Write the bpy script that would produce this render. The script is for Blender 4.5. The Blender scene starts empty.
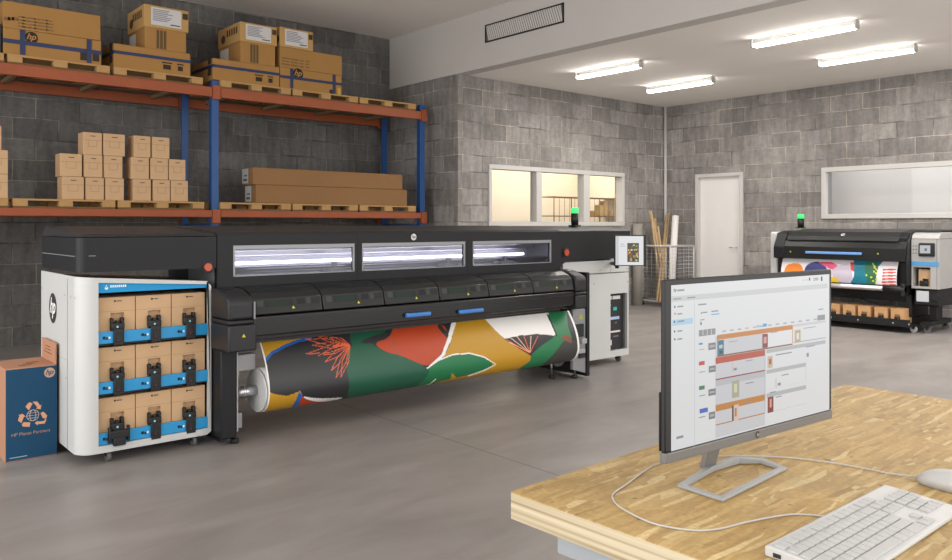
import bpy, bmesh, math, random
from mathutils import Vector, Matrix
random.seed(7)
C = bpy.context.scene.collection
sc = bpy.context.scene
# ------------------------------------------------------------------ camera geometry (also used to measure the photo)
H, F, CX, HY = 1.45, 788.4, 476.0, 224.8
TH = math.atan2(914, F); cc, ss = math.cos(TH), math.sin(TH)
def ray(px, py):
    a = (px-CX)/F; b = (HY-py)/F
    return cc+ss*a, ss-cc*a, b
def Zp(px, py, z=0):
    r = ray(px, py); t = (z-H)/r[2]; return Vector((r[0]*t, r[1]*t, z))
def Yp(px, py, y):
    r = ray(px, py); t = y/r[1]; return Vector((r[0]*t, y, H+r[2]*t))
def Xp(px, py, x):
    r = ray(px, py); t = x/r[0]; return Vector((x, r[1]*t, H+r[2]*t))
def proj(x, y, z):
    d = cc*x+ss*y; r = ss*x-cc*y
    return CX+F*r/d, HY-F*(z-H)/d
# ------------------------------------------------------------------ materials
MATS = {}
def lin(h):
    if isinstance(h, str):
        h = h.lstrip('#'); v = [int(h[i:i+2], 16)/255 for i in (0, 2, 4)]
        return tuple(((c+0.055)/1.055)**2.4 if c > .04045 else c/12.92 for c in v)+(1,)
    return tuple(h)+(1,) if len(h) == 3 else tuple(h)
def mat(name, col, rough=.5, metal=0, bump=0, bscale=60, var=0, vscale=6, emit=0, coat=0, spec=.5):
    if name in MATS: return MATS[name]
    m = bpy.data.materials.new(name); m.use_nodes = True
    nt = m.node_tree; N = nt.nodes; L = nt.links; b = N['Principled BSDF']
    c = lin(col)
    b.inputs['Base Color'].default_value = c
    b.inputs['Roughness'].default_value = rough; b.inputs['Metallic'].default_value = metal
    b.inputs['Coat Weight'].default_value = coat; b.inputs['Specular IOR Level'].default_value = spec
    tc = N.new('ShaderNodeTexCoord')
    ns = N.new('ShaderNodeTexNoise'); ns.inputs['Scale'].default_value = vscale; ns.inputs['Detail'].default_value = 4
    L.new(tc.outputs['Object'], ns.inputs['Vector'])
    mx = N.new('ShaderNodeMix'); mx.data_type = 'RGBA'
    v = max(var, .02)
    mx.inputs[6].default_value = tuple(x*(1-v) for x in c[:3])+(1,)
    mx.inputs[7].default_value = tuple(min(1, x*(1+v)) for x in c[:3])+(1,)
    L.new(ns.outputs['Fac'], mx.inputs[0]); L.new(mx.outputs[2], b.inputs['Base Color'])
    if bump:
        n2 = N.new('ShaderNodeTexNoise'); n2.inputs['Scale'].default_value = bscale
        L.new(tc.outputs['Object'], n2.inputs['Vector'])
        bp = N.new('ShaderNodeBump'); bp.inputs['Strength'].default_value = bump; bp.inputs['Distance'].default_value = .01
        L.new(n2.outputs['Fac'], bp.inputs['Height']); L.new(bp.outputs['Normal'], b.inputs['Normal'])
    if emit:
        b.inputs['Emission Color'].default_value = c; b.inputs['Emission Strength'].default_value = emit
    MATS[name] = m
    return m
def mat_print(name, rough=.6, emit=0, coat=0):
    m = bpy.data.materials.new(name); m.use_nodes = True
    nt = m.node_tree; N = nt.nodes; L = nt.links; b = N['Principled BSDF']
    a = N.new('ShaderNodeAttribute'); a.attribute_name = 'ink'
    if emit:
        b.inputs['Base Color'].default_value = (.02, .02, .02, 1)
        L.new(a.outputs['Color'], b.inputs['Emission Color']); b.inputs['Emission Strength'].default_value = emit
    else:
        L.new(a.outputs['Color'], b.inputs['Base Color'])
    b.inputs['Roughness'].default_value = rough; b.inputs['Coat Weight'].default_value = coat
    MATS[name] = m; return m
def mat_block(name, axis, base, shift=(0, 0)):
    m = bpy.data.materials.new(name); m.use_nodes = True
    nt = m.node_tree; N = nt.nodes; L = nt.links; b = N['Principled BSDF']
    tc = N.new('ShaderNodeTexCoord'); sp = N.new('ShaderNodeSeparateXYZ'); cb = N.new('ShaderNodeCombineXYZ')
    L.new(tc.outputs['Object'], sp.inputs[0]); L.new(sp.outputs[2], cb.inputs[1])
    gm = N.new('ShaderNodeNewGeometry'); sn = N.new('ShaderNodeSeparateXYZ'); L.new(gm.outputs['True Normal'], sn.inputs[0])
    ab = N.new('ShaderNodeMath'); ab.operation = 'ABSOLUTE'; L.new(sn.outputs[0], ab.inputs[0])
    gt = N.new('ShaderNodeMath'); gt.operation = 'GREATER_THAN'; gt.inputs[1].default_value = .5; L.new(ab.outputs[0], gt.inputs[0])
    ys = N.new('ShaderNodeMath'); ys.operation = 'ADD'; ys.inputs[1].default_value = .165; L.new(sp.outputs[1], ys.inputs[0])
    mxx = N.new('ShaderNodeMix'); L.new(gt.outputs[0], mxx.inputs[0]); L.new(sp.outputs[0], mxx.inputs[2]); L.new(ys.outputs[0], mxx.inputs[3]); L.new(mxx.outputs[0], cb.inputs[0])
    wob = N.new('ShaderNodeTexNoise'); wob.inputs['Scale'].default_value = 3.0; wob.inputs['Detail'].default_value = 3
    L.new(tc.outputs['Object'], wob.inputs['Vector'])
    wm = N.new('ShaderNodeVectorMath'); wm.operation = 'MULTIPLY_ADD'
    wm.inputs[1].default_value = (.028, .028, .0); L.new(wob.outputs['Color'], wm.inputs[0]); L.new(cb.outputs[0], wm.inputs[2])
    ad = N.new('ShaderNodeVectorMath'); ad.operation = 'ADD'; ad.inputs[1].default_value = (shift[0]-.014, shift[1]-.014, 0)
    L.new(wm.outputs[0], ad.inputs[0])
    br = N.new('ShaderNodeTexBrick'); br.offset = .5
    br.inputs['Scale'].default_value = 1; br.inputs['Brick Width'].default_value = .5; br.inputs['Row Height'].default_value = .25
    br.inputs['Mortar Size'].default_value = .010; br.inputs['Mortar Smooth'].default_value = .6; br.inputs['Bias'].default_value = 0
    br.inputs['Color1'].default_value = lin([x*.76 for x in base]); br.inputs['Color2'].default_value = lin([x*1.16 for x in base])
    mn_ = N.new('ShaderNodeTexNoise'); mn_.inputs['Scale'].default_value = 1.7; mn_.inputs['Detail'].default_value = 4; L.new(tc.outputs['Object'], mn_.inputs['Vector'])
    mr = N.new('ShaderNodeValToRGB'); me_ = mr.color_ramp.elements
    me_[0].position = .4; me_[0].color = lin([base[0]*.62, base[1]*.6, base[2]*.58]); me_[1].position = .56; me_[1].color = lin([base[0]*1.75, base[1]*1.65, base[2]*1.5])
    L.new(mn_.outputs['Fac'], mr.inputs[0]); L.new(mr.outputs[0], br.inputs['Mortar'])
    L.new(ad.outputs[0], br.inputs['Vector'])
    def mul(a, sock, k0, k1):
        r = N.new('ShaderNodeMapRange'); r.inputs['From Min'].default_value = .3; r.inputs['From Max'].default_value = .7
        r.inputs['To Min'].default_value = k0; r.inputs['To Max'].default_value = k1; L.new(sock, r.inputs['Value'])
        x = N.new('ShaderNodeVectorMath'); x.operation = 'SCALE'
        L.new(a, x.inputs[0]); L.new(r.outputs[0], x.inputs['Scale']); return x.outputs[0]
    n1 = N.new('ShaderNodeTexNoise'); n1.inputs['Scale'].default_value = 1.1; n1.inputs['Detail'].default_value = 5; L.new(tc.outputs['Object'], n1.inputs['Vector'])
    n2 = N.new('ShaderNodeTexNoise'); n2.inputs['Scale'].default_value = 14; n2.inputs['Detail'].default_value = 8; n2.inputs['Roughness'].default_value = .7; L.new(tc.outputs['Object'], n2.inputs['Vector'])
    mp = N.new('ShaderNodeMapping'); mp.inputs['Scale'].default_value = (9, 9, 1.6); L.new(tc.outputs['Object'], mp.inputs[0])
    n3 = N.new('ShaderNodeTexNoise'); n3.inputs['Scale'].default_value = 1.5; n3.inputs['Detail'].default_value = 4; L.new(mp.outputs[0], n3.inputs['Vector'])
    c = mul(br.outputs['Color'], n1.outputs['Fac'], .8, 1.2); c = mul(c, n2.outputs['Fac'], .82, 1.18); c = mul(c, n3.outputs['Fac'], .82, 1.15)
    L.new(c, b.inputs['Base Color']); b.inputs['Roughness'].default_value = .93; b.inputs['Specular IOR Level'].default_value = .2
    h = N.new('ShaderNodeMath'); h.operation = 'MULTIPLY_ADD'; h.inputs[1].default_value = -1.0
    L.new(br.outputs['Fac'], h.inputs[0]); L.new(n2.outputs['Fac'], h.inputs[2])
    bp = N.new('ShaderNodeBump'); bp.inputs['Strength'].default_value = .7; bp.inputs['Distance'].default_value = .015
    L.new(h.outputs[0], bp.inputs['Height']); L.new(bp.outputs['Normal'], b.inputs['Normal'])
    MATS[name] = m; return m
def mat_floor():
    m = bpy.data.materials.new('polished_concrete'); m.use_nodes = True
    nt = m.node_tree; N = nt.nodes; L = nt.links; b = N['Principled BSDF']
    tc = N.new('ShaderNodeTexCoord')
    mp = N.new('ShaderNodeMapping'); mp.inputs['Scale'].default_value = (.7, 2.4, 1); mp.inputs['Rotation'].default_value = (0, 0, -.35)
    L.new(tc.outputs['Object'], mp.inputs[0])
    n = N.new('ShaderNodeTexNoise'); n.inputs['Scale'].default_value = 1.1; n.inputs['Detail'].default_value = 9; n.inputs['Roughness'].default_value = .62; n.inputs['Distortion'].default_value = .6
    L.new(mp.outputs[0], n.inputs['Vector'])
    r = N.new('ShaderNodeValToRGB'); e = r.color_ramp.elements
    e[0].position = .3; e[0].color = lin((.20, .180, .168)); e[1].position = .72; e[1].color = lin((.30, .275, .26))
    L.new(n.outputs['Fac'], r.inputs[0])
    sp = N.new('ShaderNodeSeparateXYZ'); L.new(tc.outputs['Object'], sp.inputs[0])
    s1 = N.new('ShaderNodeMath'); s1.operation = 'SUBTRACT'; s1.inputs[1].default_value = 3.34; L.new(sp.outputs[0], s1.inputs[0])
    s2 = N.new('ShaderNodeMath'); s2.operation = 'ABSOLUTE'; L.new(s1.outputs[0], s2.inputs[0])
    s3 = N.new('ShaderNodeMath'); s3.operation = 'LESS_THAN'; s3.inputs[1].default_value = .0035; L.new(s2.outputs[0], s3.inputs[0])
    mx = N.new('ShaderNodeMix'); mx.data_type = 'RGBA'; mx.inputs[7].default_value = (.07, .062, .06, 1)
    L.new(s3.outputs[0], mx.inputs[0]); L.new(r.outputs[0], mx.inputs[6]); L.new(mx.outputs[2], b.inputs['Base Color'])
    n2 = N.new('ShaderNodeTexNoise'); n2.inputs['Scale'].default_value = 2.5; n2.inputs['Detail'].default_value = 5; L.new(tc.outputs['Object'], n2.inputs['Vector'])
    rr = N.new('ShaderNodeMapRange'); rr.inputs['To Min'].default_value = .3; rr.inputs['To Max'].default_value = .5
    L.new(n2.outputs['Fac'], rr.inputs['Value']); L.new(rr.outputs[0], b.inputs['Roughness'])
    b.inputs['Specular IOR Level'].default_value = .4
    MATS['floor'] = m; return m
def mat_osb():
    m = bpy.data.materials.new('pressed_wood_strands'); m.use_nodes = True
    nt = m.node_tree; N = nt.nodes; L = nt.links; b = N['Principled BSDF']
    tc = N.new('ShaderNodeTexCoord')
    def strands(rot, sc_, seed):
        mp = N.new('ShaderNodeMapping'); mp.inputs['Rotation'].default_value = (0, 0, rot); mp.inputs['Scale'].default_value = (9, 100, 20); mp.inputs['Location'].default_value = (seed, seed*2, 0)
        w = N.new('ShaderNodeTexNoise'); w.inputs['Scale'].default_value = 7; L.new(tc.outputs['Object'], w.inputs['Vector'])
        ad = N.new('ShaderNodeVectorMath'); ad.operation = 'MULTIPLY_ADD'; ad.inputs[1].default_value = (.03, .03, 0)
        L.new(w.outputs['Color'], ad.inputs[0]); L.new(tc.outputs['Object'], ad.inputs[2]); L.new(ad.outputs[0], mp.inputs[0])
        v = N.new('ShaderNodeTexVoronoi'); v.inputs['Scale'].default_value = sc_; v.inputs['Randomness'].default_value = 1
        L.new(mp.outputs[0], v.inputs['Vector']); return v
    v1 = strands(.25, 1.0, 0); v2 = strands(-.9, .8, 3); v3 = strands(1.2, .6, 8)
    sel = N.new('ShaderNodeTexVoronoi'); sel.inputs['Scale'].default_value = 9; L.new(tc.outputs['Object'], sel.inputs['Vector'])
    sx = N.new('ShaderNodeSeparateColor'); L.new(sel.outputs['Color'], sx.inputs[0])
    def mixv(f, a, c):
        g = N.new('ShaderNodeMath'); g.operation = 'GREATER_THAN'; g.inputs[1].default_value = f[1]; L.new(f[0], g.inputs[0])
        x = N.new('ShaderNodeMix'); x.data_type = 'RGBA'; L.new(g.outputs[0], x.inputs[0]); L.new(a, x.inputs[6]); L.new(c, x.inputs[7]); return x.outputs[2]
    m1 = mixv((sx.outputs[0], .4), v1.outputs['Color'], v2.outputs['Color']); m2 = mixv((sx.outputs[1], .66), m1, v3.outputs['Color'])
    s = N.new('ShaderNodeSeparateColor'); L.new(m2, s.inputs[0])
    r = N.new('ShaderNodeValToRGB'); e = r.color_ramp.elements
    e[0].position = 0; e[0].color = lin('#9a7b49'); e[1].position = 1; e[1].color = lin('#cdb684')
    for p, h in ((.08, '#a78752'), (.45, '#b09159'), (.85, '#b99b63')):
        x = e.new(p); x.color = lin(h)
    L.new(s.outputs[0], r.inputs[0])
    fi = N.new('ShaderNodeTexNoise'); fi.inputs['Scale'].default_value = 90; fi.inputs['Detail'].default_value = 4; L.new(tc.outputs['Object'], fi.inputs['Vector'])
    bg = N.new('ShaderNodeTexNoise'); bg.inputs['Scale'].default_value = 5; bg.inputs['Detail'].default_value = 3; L.new(tc.outputs['Object'], bg.inputs['Vector'])
    def mul(a, sock, k0, k1, f0=.3, f1=.7):
        q = N.new('ShaderNodeMapRange'); q.inputs['From Min'].default_value = f0; q.inputs['From Max'].default_value = f1
        q.inputs['To Min'].default_value = k0; q.inputs['To Max'].default_value = k1; L.new(sock, q.inputs['Value'])
        x = N.new('ShaderNodeVectorMath'); x.operation = 'SCALE'; L.new(a, x.inputs[0]); L.new(q.outputs[0], x.inputs['Scale']); return x.outputs[0]
    c = mul(r.outputs[0], fi.outputs['Fac'], .86, 1.1); c = mul(c, bg.outputs['Fac'], .86, 1.12)
    dk = N.new('ShaderNodeTexNoise'); dk.inputs['Scale'].default_value = 38; dk.inputs['Detail'].default_value = 1; L.new(tc.outputs['Object'], dk.inputs['Vector'])
    c = mul(c, dk.outputs['Fac'], .35, 1, .2, .27)
    L.new(c, b.inputs['Base Color']); b.inputs['Roughness'].default_value = .55
    bp = N.new('ShaderNodeBump'); bp.inputs['Strength'].default_value = .25; bp.inputs['Distance'].default_value = .002
    L.new(s.outputs[1], bp.inputs['Height']); L.new(bp.outputs['Normal'], b.inputs['Normal'])
    MATS['osb'] = m; return m
def mat_ply():
    m = bpy.data.materials.new('layered_plywood_edge'); m.use_nodes = True
    nt = m.node_tree; N = nt.nodes; L = nt.links; b = N['Principled BSDF']
    tc = N.new('ShaderNodeTexCoord'); mp = N.new('ShaderNodeMapping'); mp.inputs['Scale'].default_value = (.25, .25, 52); L.new(tc.outputs['Object'], mp.inputs[0])
    n = N.new('ShaderNodeTexNoise'); n.inputs['Scale'].default_value = 1; n.inputs['Detail'].default_value = 2; L.new(mp.outputs[0], n.inputs['Vector'])
    r = N.new('ShaderNodeValToRGB'); e = r.color_ramp.elements
    e[0].position = .42; e[0].color = lin('#968160'); e[1].position = .55; e[1].color = lin('#cbbd9f')
    L.new(n.outputs['Fac'], r.inputs[0]); L.new(r.outputs[0], b.inputs['Base Color']); b.inputs['Roughness'].default_value = .6
    MATS['ply'] = m; return m
def mat_glass(name, tint=(1, 1, 1), gloss=.1, rough=.03):
    m = bpy.data.materials.new(name); m.use_nodes = True
    nt = m.node_tree; N = nt.nodes; L = nt.links; N.remove(N['Principled BSDF'])
    t = N.new('ShaderNodeBsdfTransparent'); t.inputs[0].default_value = tint+(1,)
    g = N.new('ShaderNodeBsdfGlossy'); g.inputs['Roughness'].default_value = rough
    mx = N.new('ShaderNodeMixShader'); lw = N.new('ShaderNodeLayerWeight'); pw = N.new('ShaderNodeMath'); pw.operation = 'POWER'; pw.inputs[1].default_value = 4; L.new(lw.outputs['Facing'], pw.inputs[0]); fr = N.new('ShaderNodeMath'); fr.operation = 'MULTIPLY_ADD'; fr.inputs[1].default_value = .6; fr.inputs[2].default_value = .03; L.new(pw.outputs[0], fr.inputs[0])
    ns = N.new('ShaderNodeTexNoise'); ns.inputs['Scale'].default_value = 3
    ad = N.new('ShaderNodeMath'); ad.operation = 'MULTIPLY_ADD'; ad.inputs[1].default_value = .01
    L.new(ns.outputs['Fac'], ad.inputs[0]); L.new(fr.outputs[0], ad.inputs[2])
    L.new(ad.outputs[0], mx.inputs[0]); L.new(t.outputs[0], mx.inputs[1]); L.new(g.outputs[0], mx.inputs[2])
    L.new(mx.outputs[0], N['Material Output'].inputs[0]); MATS[name] = m; return m

M_print = mat_print('printed_ink', .8); M_media = mat_print('printed_media', .45); M_screen = mat_print('lit_display', .25, .68)
M_floor = mat_floor(); M_osb = mat_osb(); M_ply = mat_ply()
BB = (.275, .258, .244)
M_blockX = mat_block('concrete_block_long', 0, BB, (.13, .01)); M_blockY = mat_block('concrete_block_side', 1, BB, (.02, .01))
M_blockShade = mat_block('concrete_block_shaded', 0, (.135, .129, .123), (.3, .02))  # block base darkened to put the rear wall's shade into its colour
M_plaster = mat('painted_plaster', '#c3bfba', .9, var=.03, vscale=1.5)
M_ceil = mat('ceiling_paint', '#f0ebe5', .95, var=.03, vscale=1)
M_white = mat('white_paint', '#bfbcb8', .6)
M_powder = mat('white_powder_coat', '#bfc0be', .42, bump=.03, bscale=400)
M_dark = mat('charcoal_plastic', '#1a1a1c', .5, bump=.04, bscale=500, spec=.3)
M_dark2 = mat('graphite_plastic', '#262628', .45, bump=.04, bscale=500, spec=.35)
M_black = mat('black_plastic', '#101011', .5)
M_bgloss = mat('glossy_black', '#161617', .18)
M_cover = mat('smoked_cover', '#202121', .3, spec=.35)
M_grey = mat('grey_metal', '#8d8e90', .4, .3)
M_lgrey = mat('light_grey_plastic', '#9c9d9d', .45)
M_steel = mat('brushed_steel', '#c9c9cc', .28, .9)
M_orange = mat('orange_beam_paint', '#96481f', .5, var=.15, vscale=5)
M_blue = mat('blue_post_paint', '#1f4c86', .45, var=.1, vscale=5)
M_card = mat('cardboard', '#c4a17b', .85, var=.07, vscale=5)
M_cardd = mat('brown_cardboard', '#8a6640', .85, var=.08, vscale=3)
M_cardo = mat('golden_cardboard', '#a0763f', .85, var=.1, vscale=3)
M_cardp = mat('pink_brown_cardboard', '#a97a5e', .85, var=.06, vscale=5)
M_wood = mat('pallet_wood', '#b08a58', .85, var=.2, vscale=9)
M_strapm = mat('blue_strap', '#192a52', .5)
M_cyan = mat('cyan_panel', '#1f8ec6', .45)
M_teal = mat('teal_print', '#07506e', .6)
M_btnblue = mat('blue_handle', '#3f7fc8', .35)
M_red = mat('red_button', '#b5482a', .35)
M_green = mat('green_lamp', '#3fe070', .4, emit=.9)
M_grn = mat('green_lamp_cap', '#2f9a52', .4)
M_lamp = mat('fluorescent_diffuser', '#fffaf2', .4, emit=19)
M_led = mat('lit_lamp_bar', '#f4f3ff', .4, emit=8)
M_dotglass = mat_glass('clear_pane'); M_smoke = mat_glass('tinted_pane', (.8, .8, .84))
M_silver = mat('silver_satin', '#b5b5b4', .4, .55)
M_keys = mat('pale_grey_keys', '#b4b4b3', .45)
M_wplast = mat('white_plastic', '#bfbfbe', .35)
M_cream = mat('cream_wall_paint', '#ece3d0', .9)
M_stick = mat('raw_timber', '#b89d76', .75, var=.2, vscale=20)
M_paper = mat('white_paper', '#e6e2df', .7)
M_rubber = mat('dark_rubber', '#202022', .7)
M_caster = mat('grey_caster', '#5f5f61', .5)
M_shelfw = mat('shelf_brown_metal', '#7c5a3a', .5)
M_terr = mat('terracotta_pot', '#b2492a', .7)
# ------------------------------------------------------------------ mesh building
class MB:
    def __init__(s):
        s.bm = bmesh.new(); s.col = s.bm.loops.layers.float_color.new('ink'); s.c = (1, 1, 1, 1)
    def ink(s, c): s.c = lin(c); return s
    def _paint(s, faces):
        for f in faces:
            for l in f.loops: l[s.col] = s.c
    def box(s, x0, x1, y0, y1, z0, z1, bev=0, seg=2):
        if x1 < x0: x0, x1 = x1, x0
        if y1 < y0: y0, y1 = y1, y0
        if z1 < z0: z0, z1 = z1, z0
        r = bmesh.ops.create_cube(s.bm, size=1)['verts']
        for v in r: v.co = Vector(((x0+x1)/2+v.co.x*(x1-x0), (y0+y1)/2+v.co.y*(y1-y0), (z0+z1)/2+v.co.z*(z1-z0)))
        fs = list({f for v in r for f in v.link_faces}); s._paint(fs)
        if bev: s._bev(list({e for v in r for e in v.link_edges}), min(bev, .45*min(x1-x0, y1-y0, z1-z0)), seg)
        return s
    def _bev(s, edges, w, seg=2):
        r = bmesh.ops.bevel(s.bm, geom=edges, offset=w, segments=seg, profile=.5, affect='EDGES', clamp_overlap=True)
        s._paint(r['faces'])
        for f in r['faces']: f.smooth = True
    def prism(s, pts, axis, a, b, bev=0, seg=2):
        """closed outline pts (2D) swept along axis from a to b. axis 'x': pts=(y,z); 'y': (x,z); 'z': (x,y)"""
        def P(p, t):
            return Vector((t, p[0], p[1])) if axis == 'x' else Vector((p[0], t, p[1])) if axis == 'y' else Vector((p[0], p[1], t))
        A = [s.bm.verts.new(P(p, a)) for p in pts]; B = [s.bm.verts.new(P(p, b)) for p in pts]
        n = len(pts); fs = [s.bm.faces.new(A), s.bm.faces.new(B[::-1])]
        for i in range(n): fs.append(s.bm.faces.new((A[i], B[i], B[(i+1) % n], A[(i+1) % n])))
        bmesh.ops.recalc_face_normals(s.bm, faces=fs); s._paint(fs)
        if bev: s._bev(list({e for f in fs for e in f.edges}), bev, seg)
        return s
    def tube(s, pts, r, seg=12, caps=True, r2=None, closed=False):
        pts = [Vector(p) for p in pts]; n = len(pts); rings = []; up = None
        for i, p in enumerate(pts):
            if closed: t = pts[(i+1) % n]-pts[i-1]
            else: t = pts[min(i+1, n-1)]-pts[max(i-1, 0)]
            t.normalize()
            if up is None:
                up = t.orthogonal().normalized()
            up = (up-t*up.dot(t)).normalized(); w = t.cross(up)
            rr = r if r2 is None else r+(r2-r)*i/(n-1)
            rings.append([s.bm.verts.new(p+(up*math.cos(2*math.pi*k/seg)+w*math.sin(2*math.pi*k/seg))*rr) for k in range(seg)])
        fs = []
        for i in range(n if closed else n-1):
            A, B = rings[i], rings[(i+1) % n]
            for k in range(seg):
                f = s.bm.faces.new((A[k], A[(k+1) % seg], B[(k+1) % seg], B[k])); f.smooth = True; fs.append(f)
        if caps and not closed: fs += [s.bm.faces.new(rings[0][::-1]), s.bm.faces.new(rings[-1])]
        s._paint(fs); return s
    def quad(s, a, b, c, d):
        f = s.bm.faces.new([s.bm.verts.new(Vector(p)) for p in (a, b, c, d)]); s._paint([f]); return s
    def poly(s, P):
        f = s.bm.faces.new([s.bm.verts.new(Vector(p)) for p in P]); s._paint([f]); return s
    def disc(s, o, u, v, r, r2=None, n=28):
        o, u, v = Vector(o), Vector(u), Vector(v); r2 = r2 or r
        return s.poly([o+u*r*math.cos(2*math.pi*i/n)+v*r2*math.sin(2*math.pi*i/n) for i in range(n)])
    def text(s, txt, o, u, v, size, shear=0, center=True, bold=0):
        o, u, v = Vector(o), Vector(u), Vector(v)
        vs, fs = font(txt, shear, bold)
        if not vs: return s
        x0 = min(p[0] for p in vs); x1 = max(p[0] for p in vs); y0 = min(p[1] for p in vs); y1 = max(p[1] for p in vs)
        cx = (x0+x1)/2 if center else x0; cy = (y0+y1)/2
        V = [s.bm.verts.new(o+u*(p[0]-cx)*size+v*(p[1]-cy)*size) for p in vs]
        out = []
        for f in fs:
            try: out.append(s.bm.faces.new([V[i] for i in f]))
            except ValueError: pass
        s._paint(out); return s
    def build(s, name, m, parent=None, weld=False):
        if weld: bmesh.ops.remove_doubles(s.bm, verts=s.bm.verts, dist=1e-5)
        me = bpy.data.meshes.new(name)
        off = wloc(parent) if parent else Vector()
        if off.length: bmesh.ops.translate(s.bm, verts=s.bm.verts, vec=-off)
        s.bm.to_mesh(me); s.bm.free(); me.materials.append(m)
        o = bpy.data.objects.new(name, me); C.objects.link(o)
        if parent: o.parent = parent
        return o
_fc = {}
def font(txt, shear, bold):
    k = (txt, shear, bold)
    if k not in _fc:
        cu = bpy.data.curves.new('t', 'FONT'); cu.body = txt; cu.shear = shear; cu.offset = bold; cu.resolution_u = 3
        o = bpy.data.objects.new('t', cu); C.objects.link(o); bpy.context.view_layer.update()
        me = o.evaluated_get(bpy.context.evaluated_depsgraph_get()).to_mesh()
        _fc[k] = ([(v.co.x, v.co.y) for v in me.vertices], [list(p.vertices) for p in me.polygons])
        bpy.data.objects.remove(o); bpy.data.curves.remove(cu)
    return _fc[k]
def wloc(o):
    v = Vector()
    while o: v += o.location; o = o.parent
    return v
def tag(o, label, cat, group=None):
    o['label'] = label; o['category'] = cat
    if group: o['group'] = group
    return o
def thing(name, label, cat, loc, group=None):
    o = bpy.data.objects.new(name, None); C.objects.link(o); o.location = loc; o.empty_display_size = .05
    return tag(o, label, cat, group)
def struct(name, mb, m, parent=None):
    o = mb.build(name, m, parent)
    if not parent: o['kind'] = 'structure'
    return o
def dup(root, loc, label, group=None, name=None):
    r = root.copy(); C.objects.link(r); r.location = loc; r['label'] = label
    if group: r['group'] = group
    for ch in list(root.children):
        c = ch.copy(); C.objects.link(c); c.parent = r
        for g in list(ch.children):
            d = g.copy(); C.objects.link(d); d.parent = c
    return r
def logo(mb, o, u, v, r, disc, ink, n=None):
    """round emblem with slanted letters hp"""
    o, u, v = Vector(o), Vector(u).normalized(), Vector(v).normalized(); nn = n or u.cross(v)
    mb.ink(disc).disc(o, u, v, r); mb.ink(ink).text('hp', o+nn*.0008, u, v, r*1.45, .35, bold=.02)
    return mb
EX, EY, EZ = Vector((1, 0, 0)), Vector((0, 1, 0)), Vector((0, 0, 1))

# ================================================================== THE ROOM
XR, YO, XB, YB, ZC, ZH = 12.47, 8.975, 7.39, 10.72, 3.675, 4.49
struct('floor', MB().box(-4, 13.2, -3.5, 13.4, -.1, 0), M_floor)
struct('wall_rear', MB().box(-4, XB+.25, YB, YB+.2, 0, ZH+.1), M_blockShade)
struct('wall_return', MB().box(XB, XB+.25, YO, YB, 0, ZC+.01), M_blockY)
wx0, wx1, wz0, wz1 = 7.985, 11.235, 1.43, 2.375
struct('wall_office', MB().box(XB+.25, wx0, YO, YO+.2, 0, ZC).box(wx1, XR+.2, YO, YO+.2, 0, ZC).box(wx0, wx1, YO, YO+.2, 0, wz0).box(wx0, wx1, YO, YO+.2, wz1, ZC), M_blockX)
dy0, dy1, dz = 7.34, 8.297, 2.37
vy0, vy1, vz0, vz1 = 2.6, 5.956, 1.545, 2.365
b = MB()
for y0, y1, z0, z1 in ((dy1, YO, 0, ZC), (dy0, dy1, dz, ZC), (vy1, dy0, 0, ZC), (vy0, vy1, 0, vz0), (vy0, vy1, vz1, ZC), (-3.5, vy0, 0, ZC)): b.box(XR, XR+.2, y0, y1, z0, z1)
struct('wall_right', b, M_blockY)
struct('ceiling', MB().box(XB+.2, XR+.2, -3.5, YO+.2, ZC, ZC+.1), M_ceil)
struct('ceiling', MB().box(-4, XB+.2, -3.5, YB+.2, ZH, ZH+.1), M_ceil)
struct('wall_bulkhead', MB().box(XB-.015, XB+.2, -3.5, YB, ZC, ZH), M_plaster)
struct('trim_1', MB().tube([(XR-.045, YO-.045, 0), (XR-.035, YO-.035, ZC)], .028, 14), M_white)
# office window frame
def win_y(name, x0, x1, z0, z1, y, mull, t=.07):
    w = thing(name, '', '', (x0, y, z0)); del w['label']; del w['category']; w['kind'] = 'structure'
    b = MB().box(x0, x1, y-.03, y+.12, z1-t, z1, .006).box(x0, x1, y-.03, y+.12, z0, z0+t, .006)
    for a, c in [(x0, x0+t*.8), (x1-t*.9, x1)]+mull: b.box(a, c, y-.03, y+.12, z0+t, z1-t, .006)
    b.build('window_frame', M_white, w)
    xs = [x0+t*.8]+[q for m in mull for q in m]+[x1-t*.9]
    for i in range(0, len(xs), 2): MB().box(xs[i], xs[i+1], y+.05, y+.056, z0+t, z1-t).build('pane', M_dotglass, w)
    return w
m1a, m1b = Yp(535.4, 170, YO).x, Yp(540.7, 170, YO).x; m2a, m2b = Yp(582.7, 170, YO).x, Yp(588.6, 170, YO).x
win_y('window_1', wx0, wx1, wz0, wz1, YO, [(m1a, m1b), (m2a, m2b)])
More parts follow.
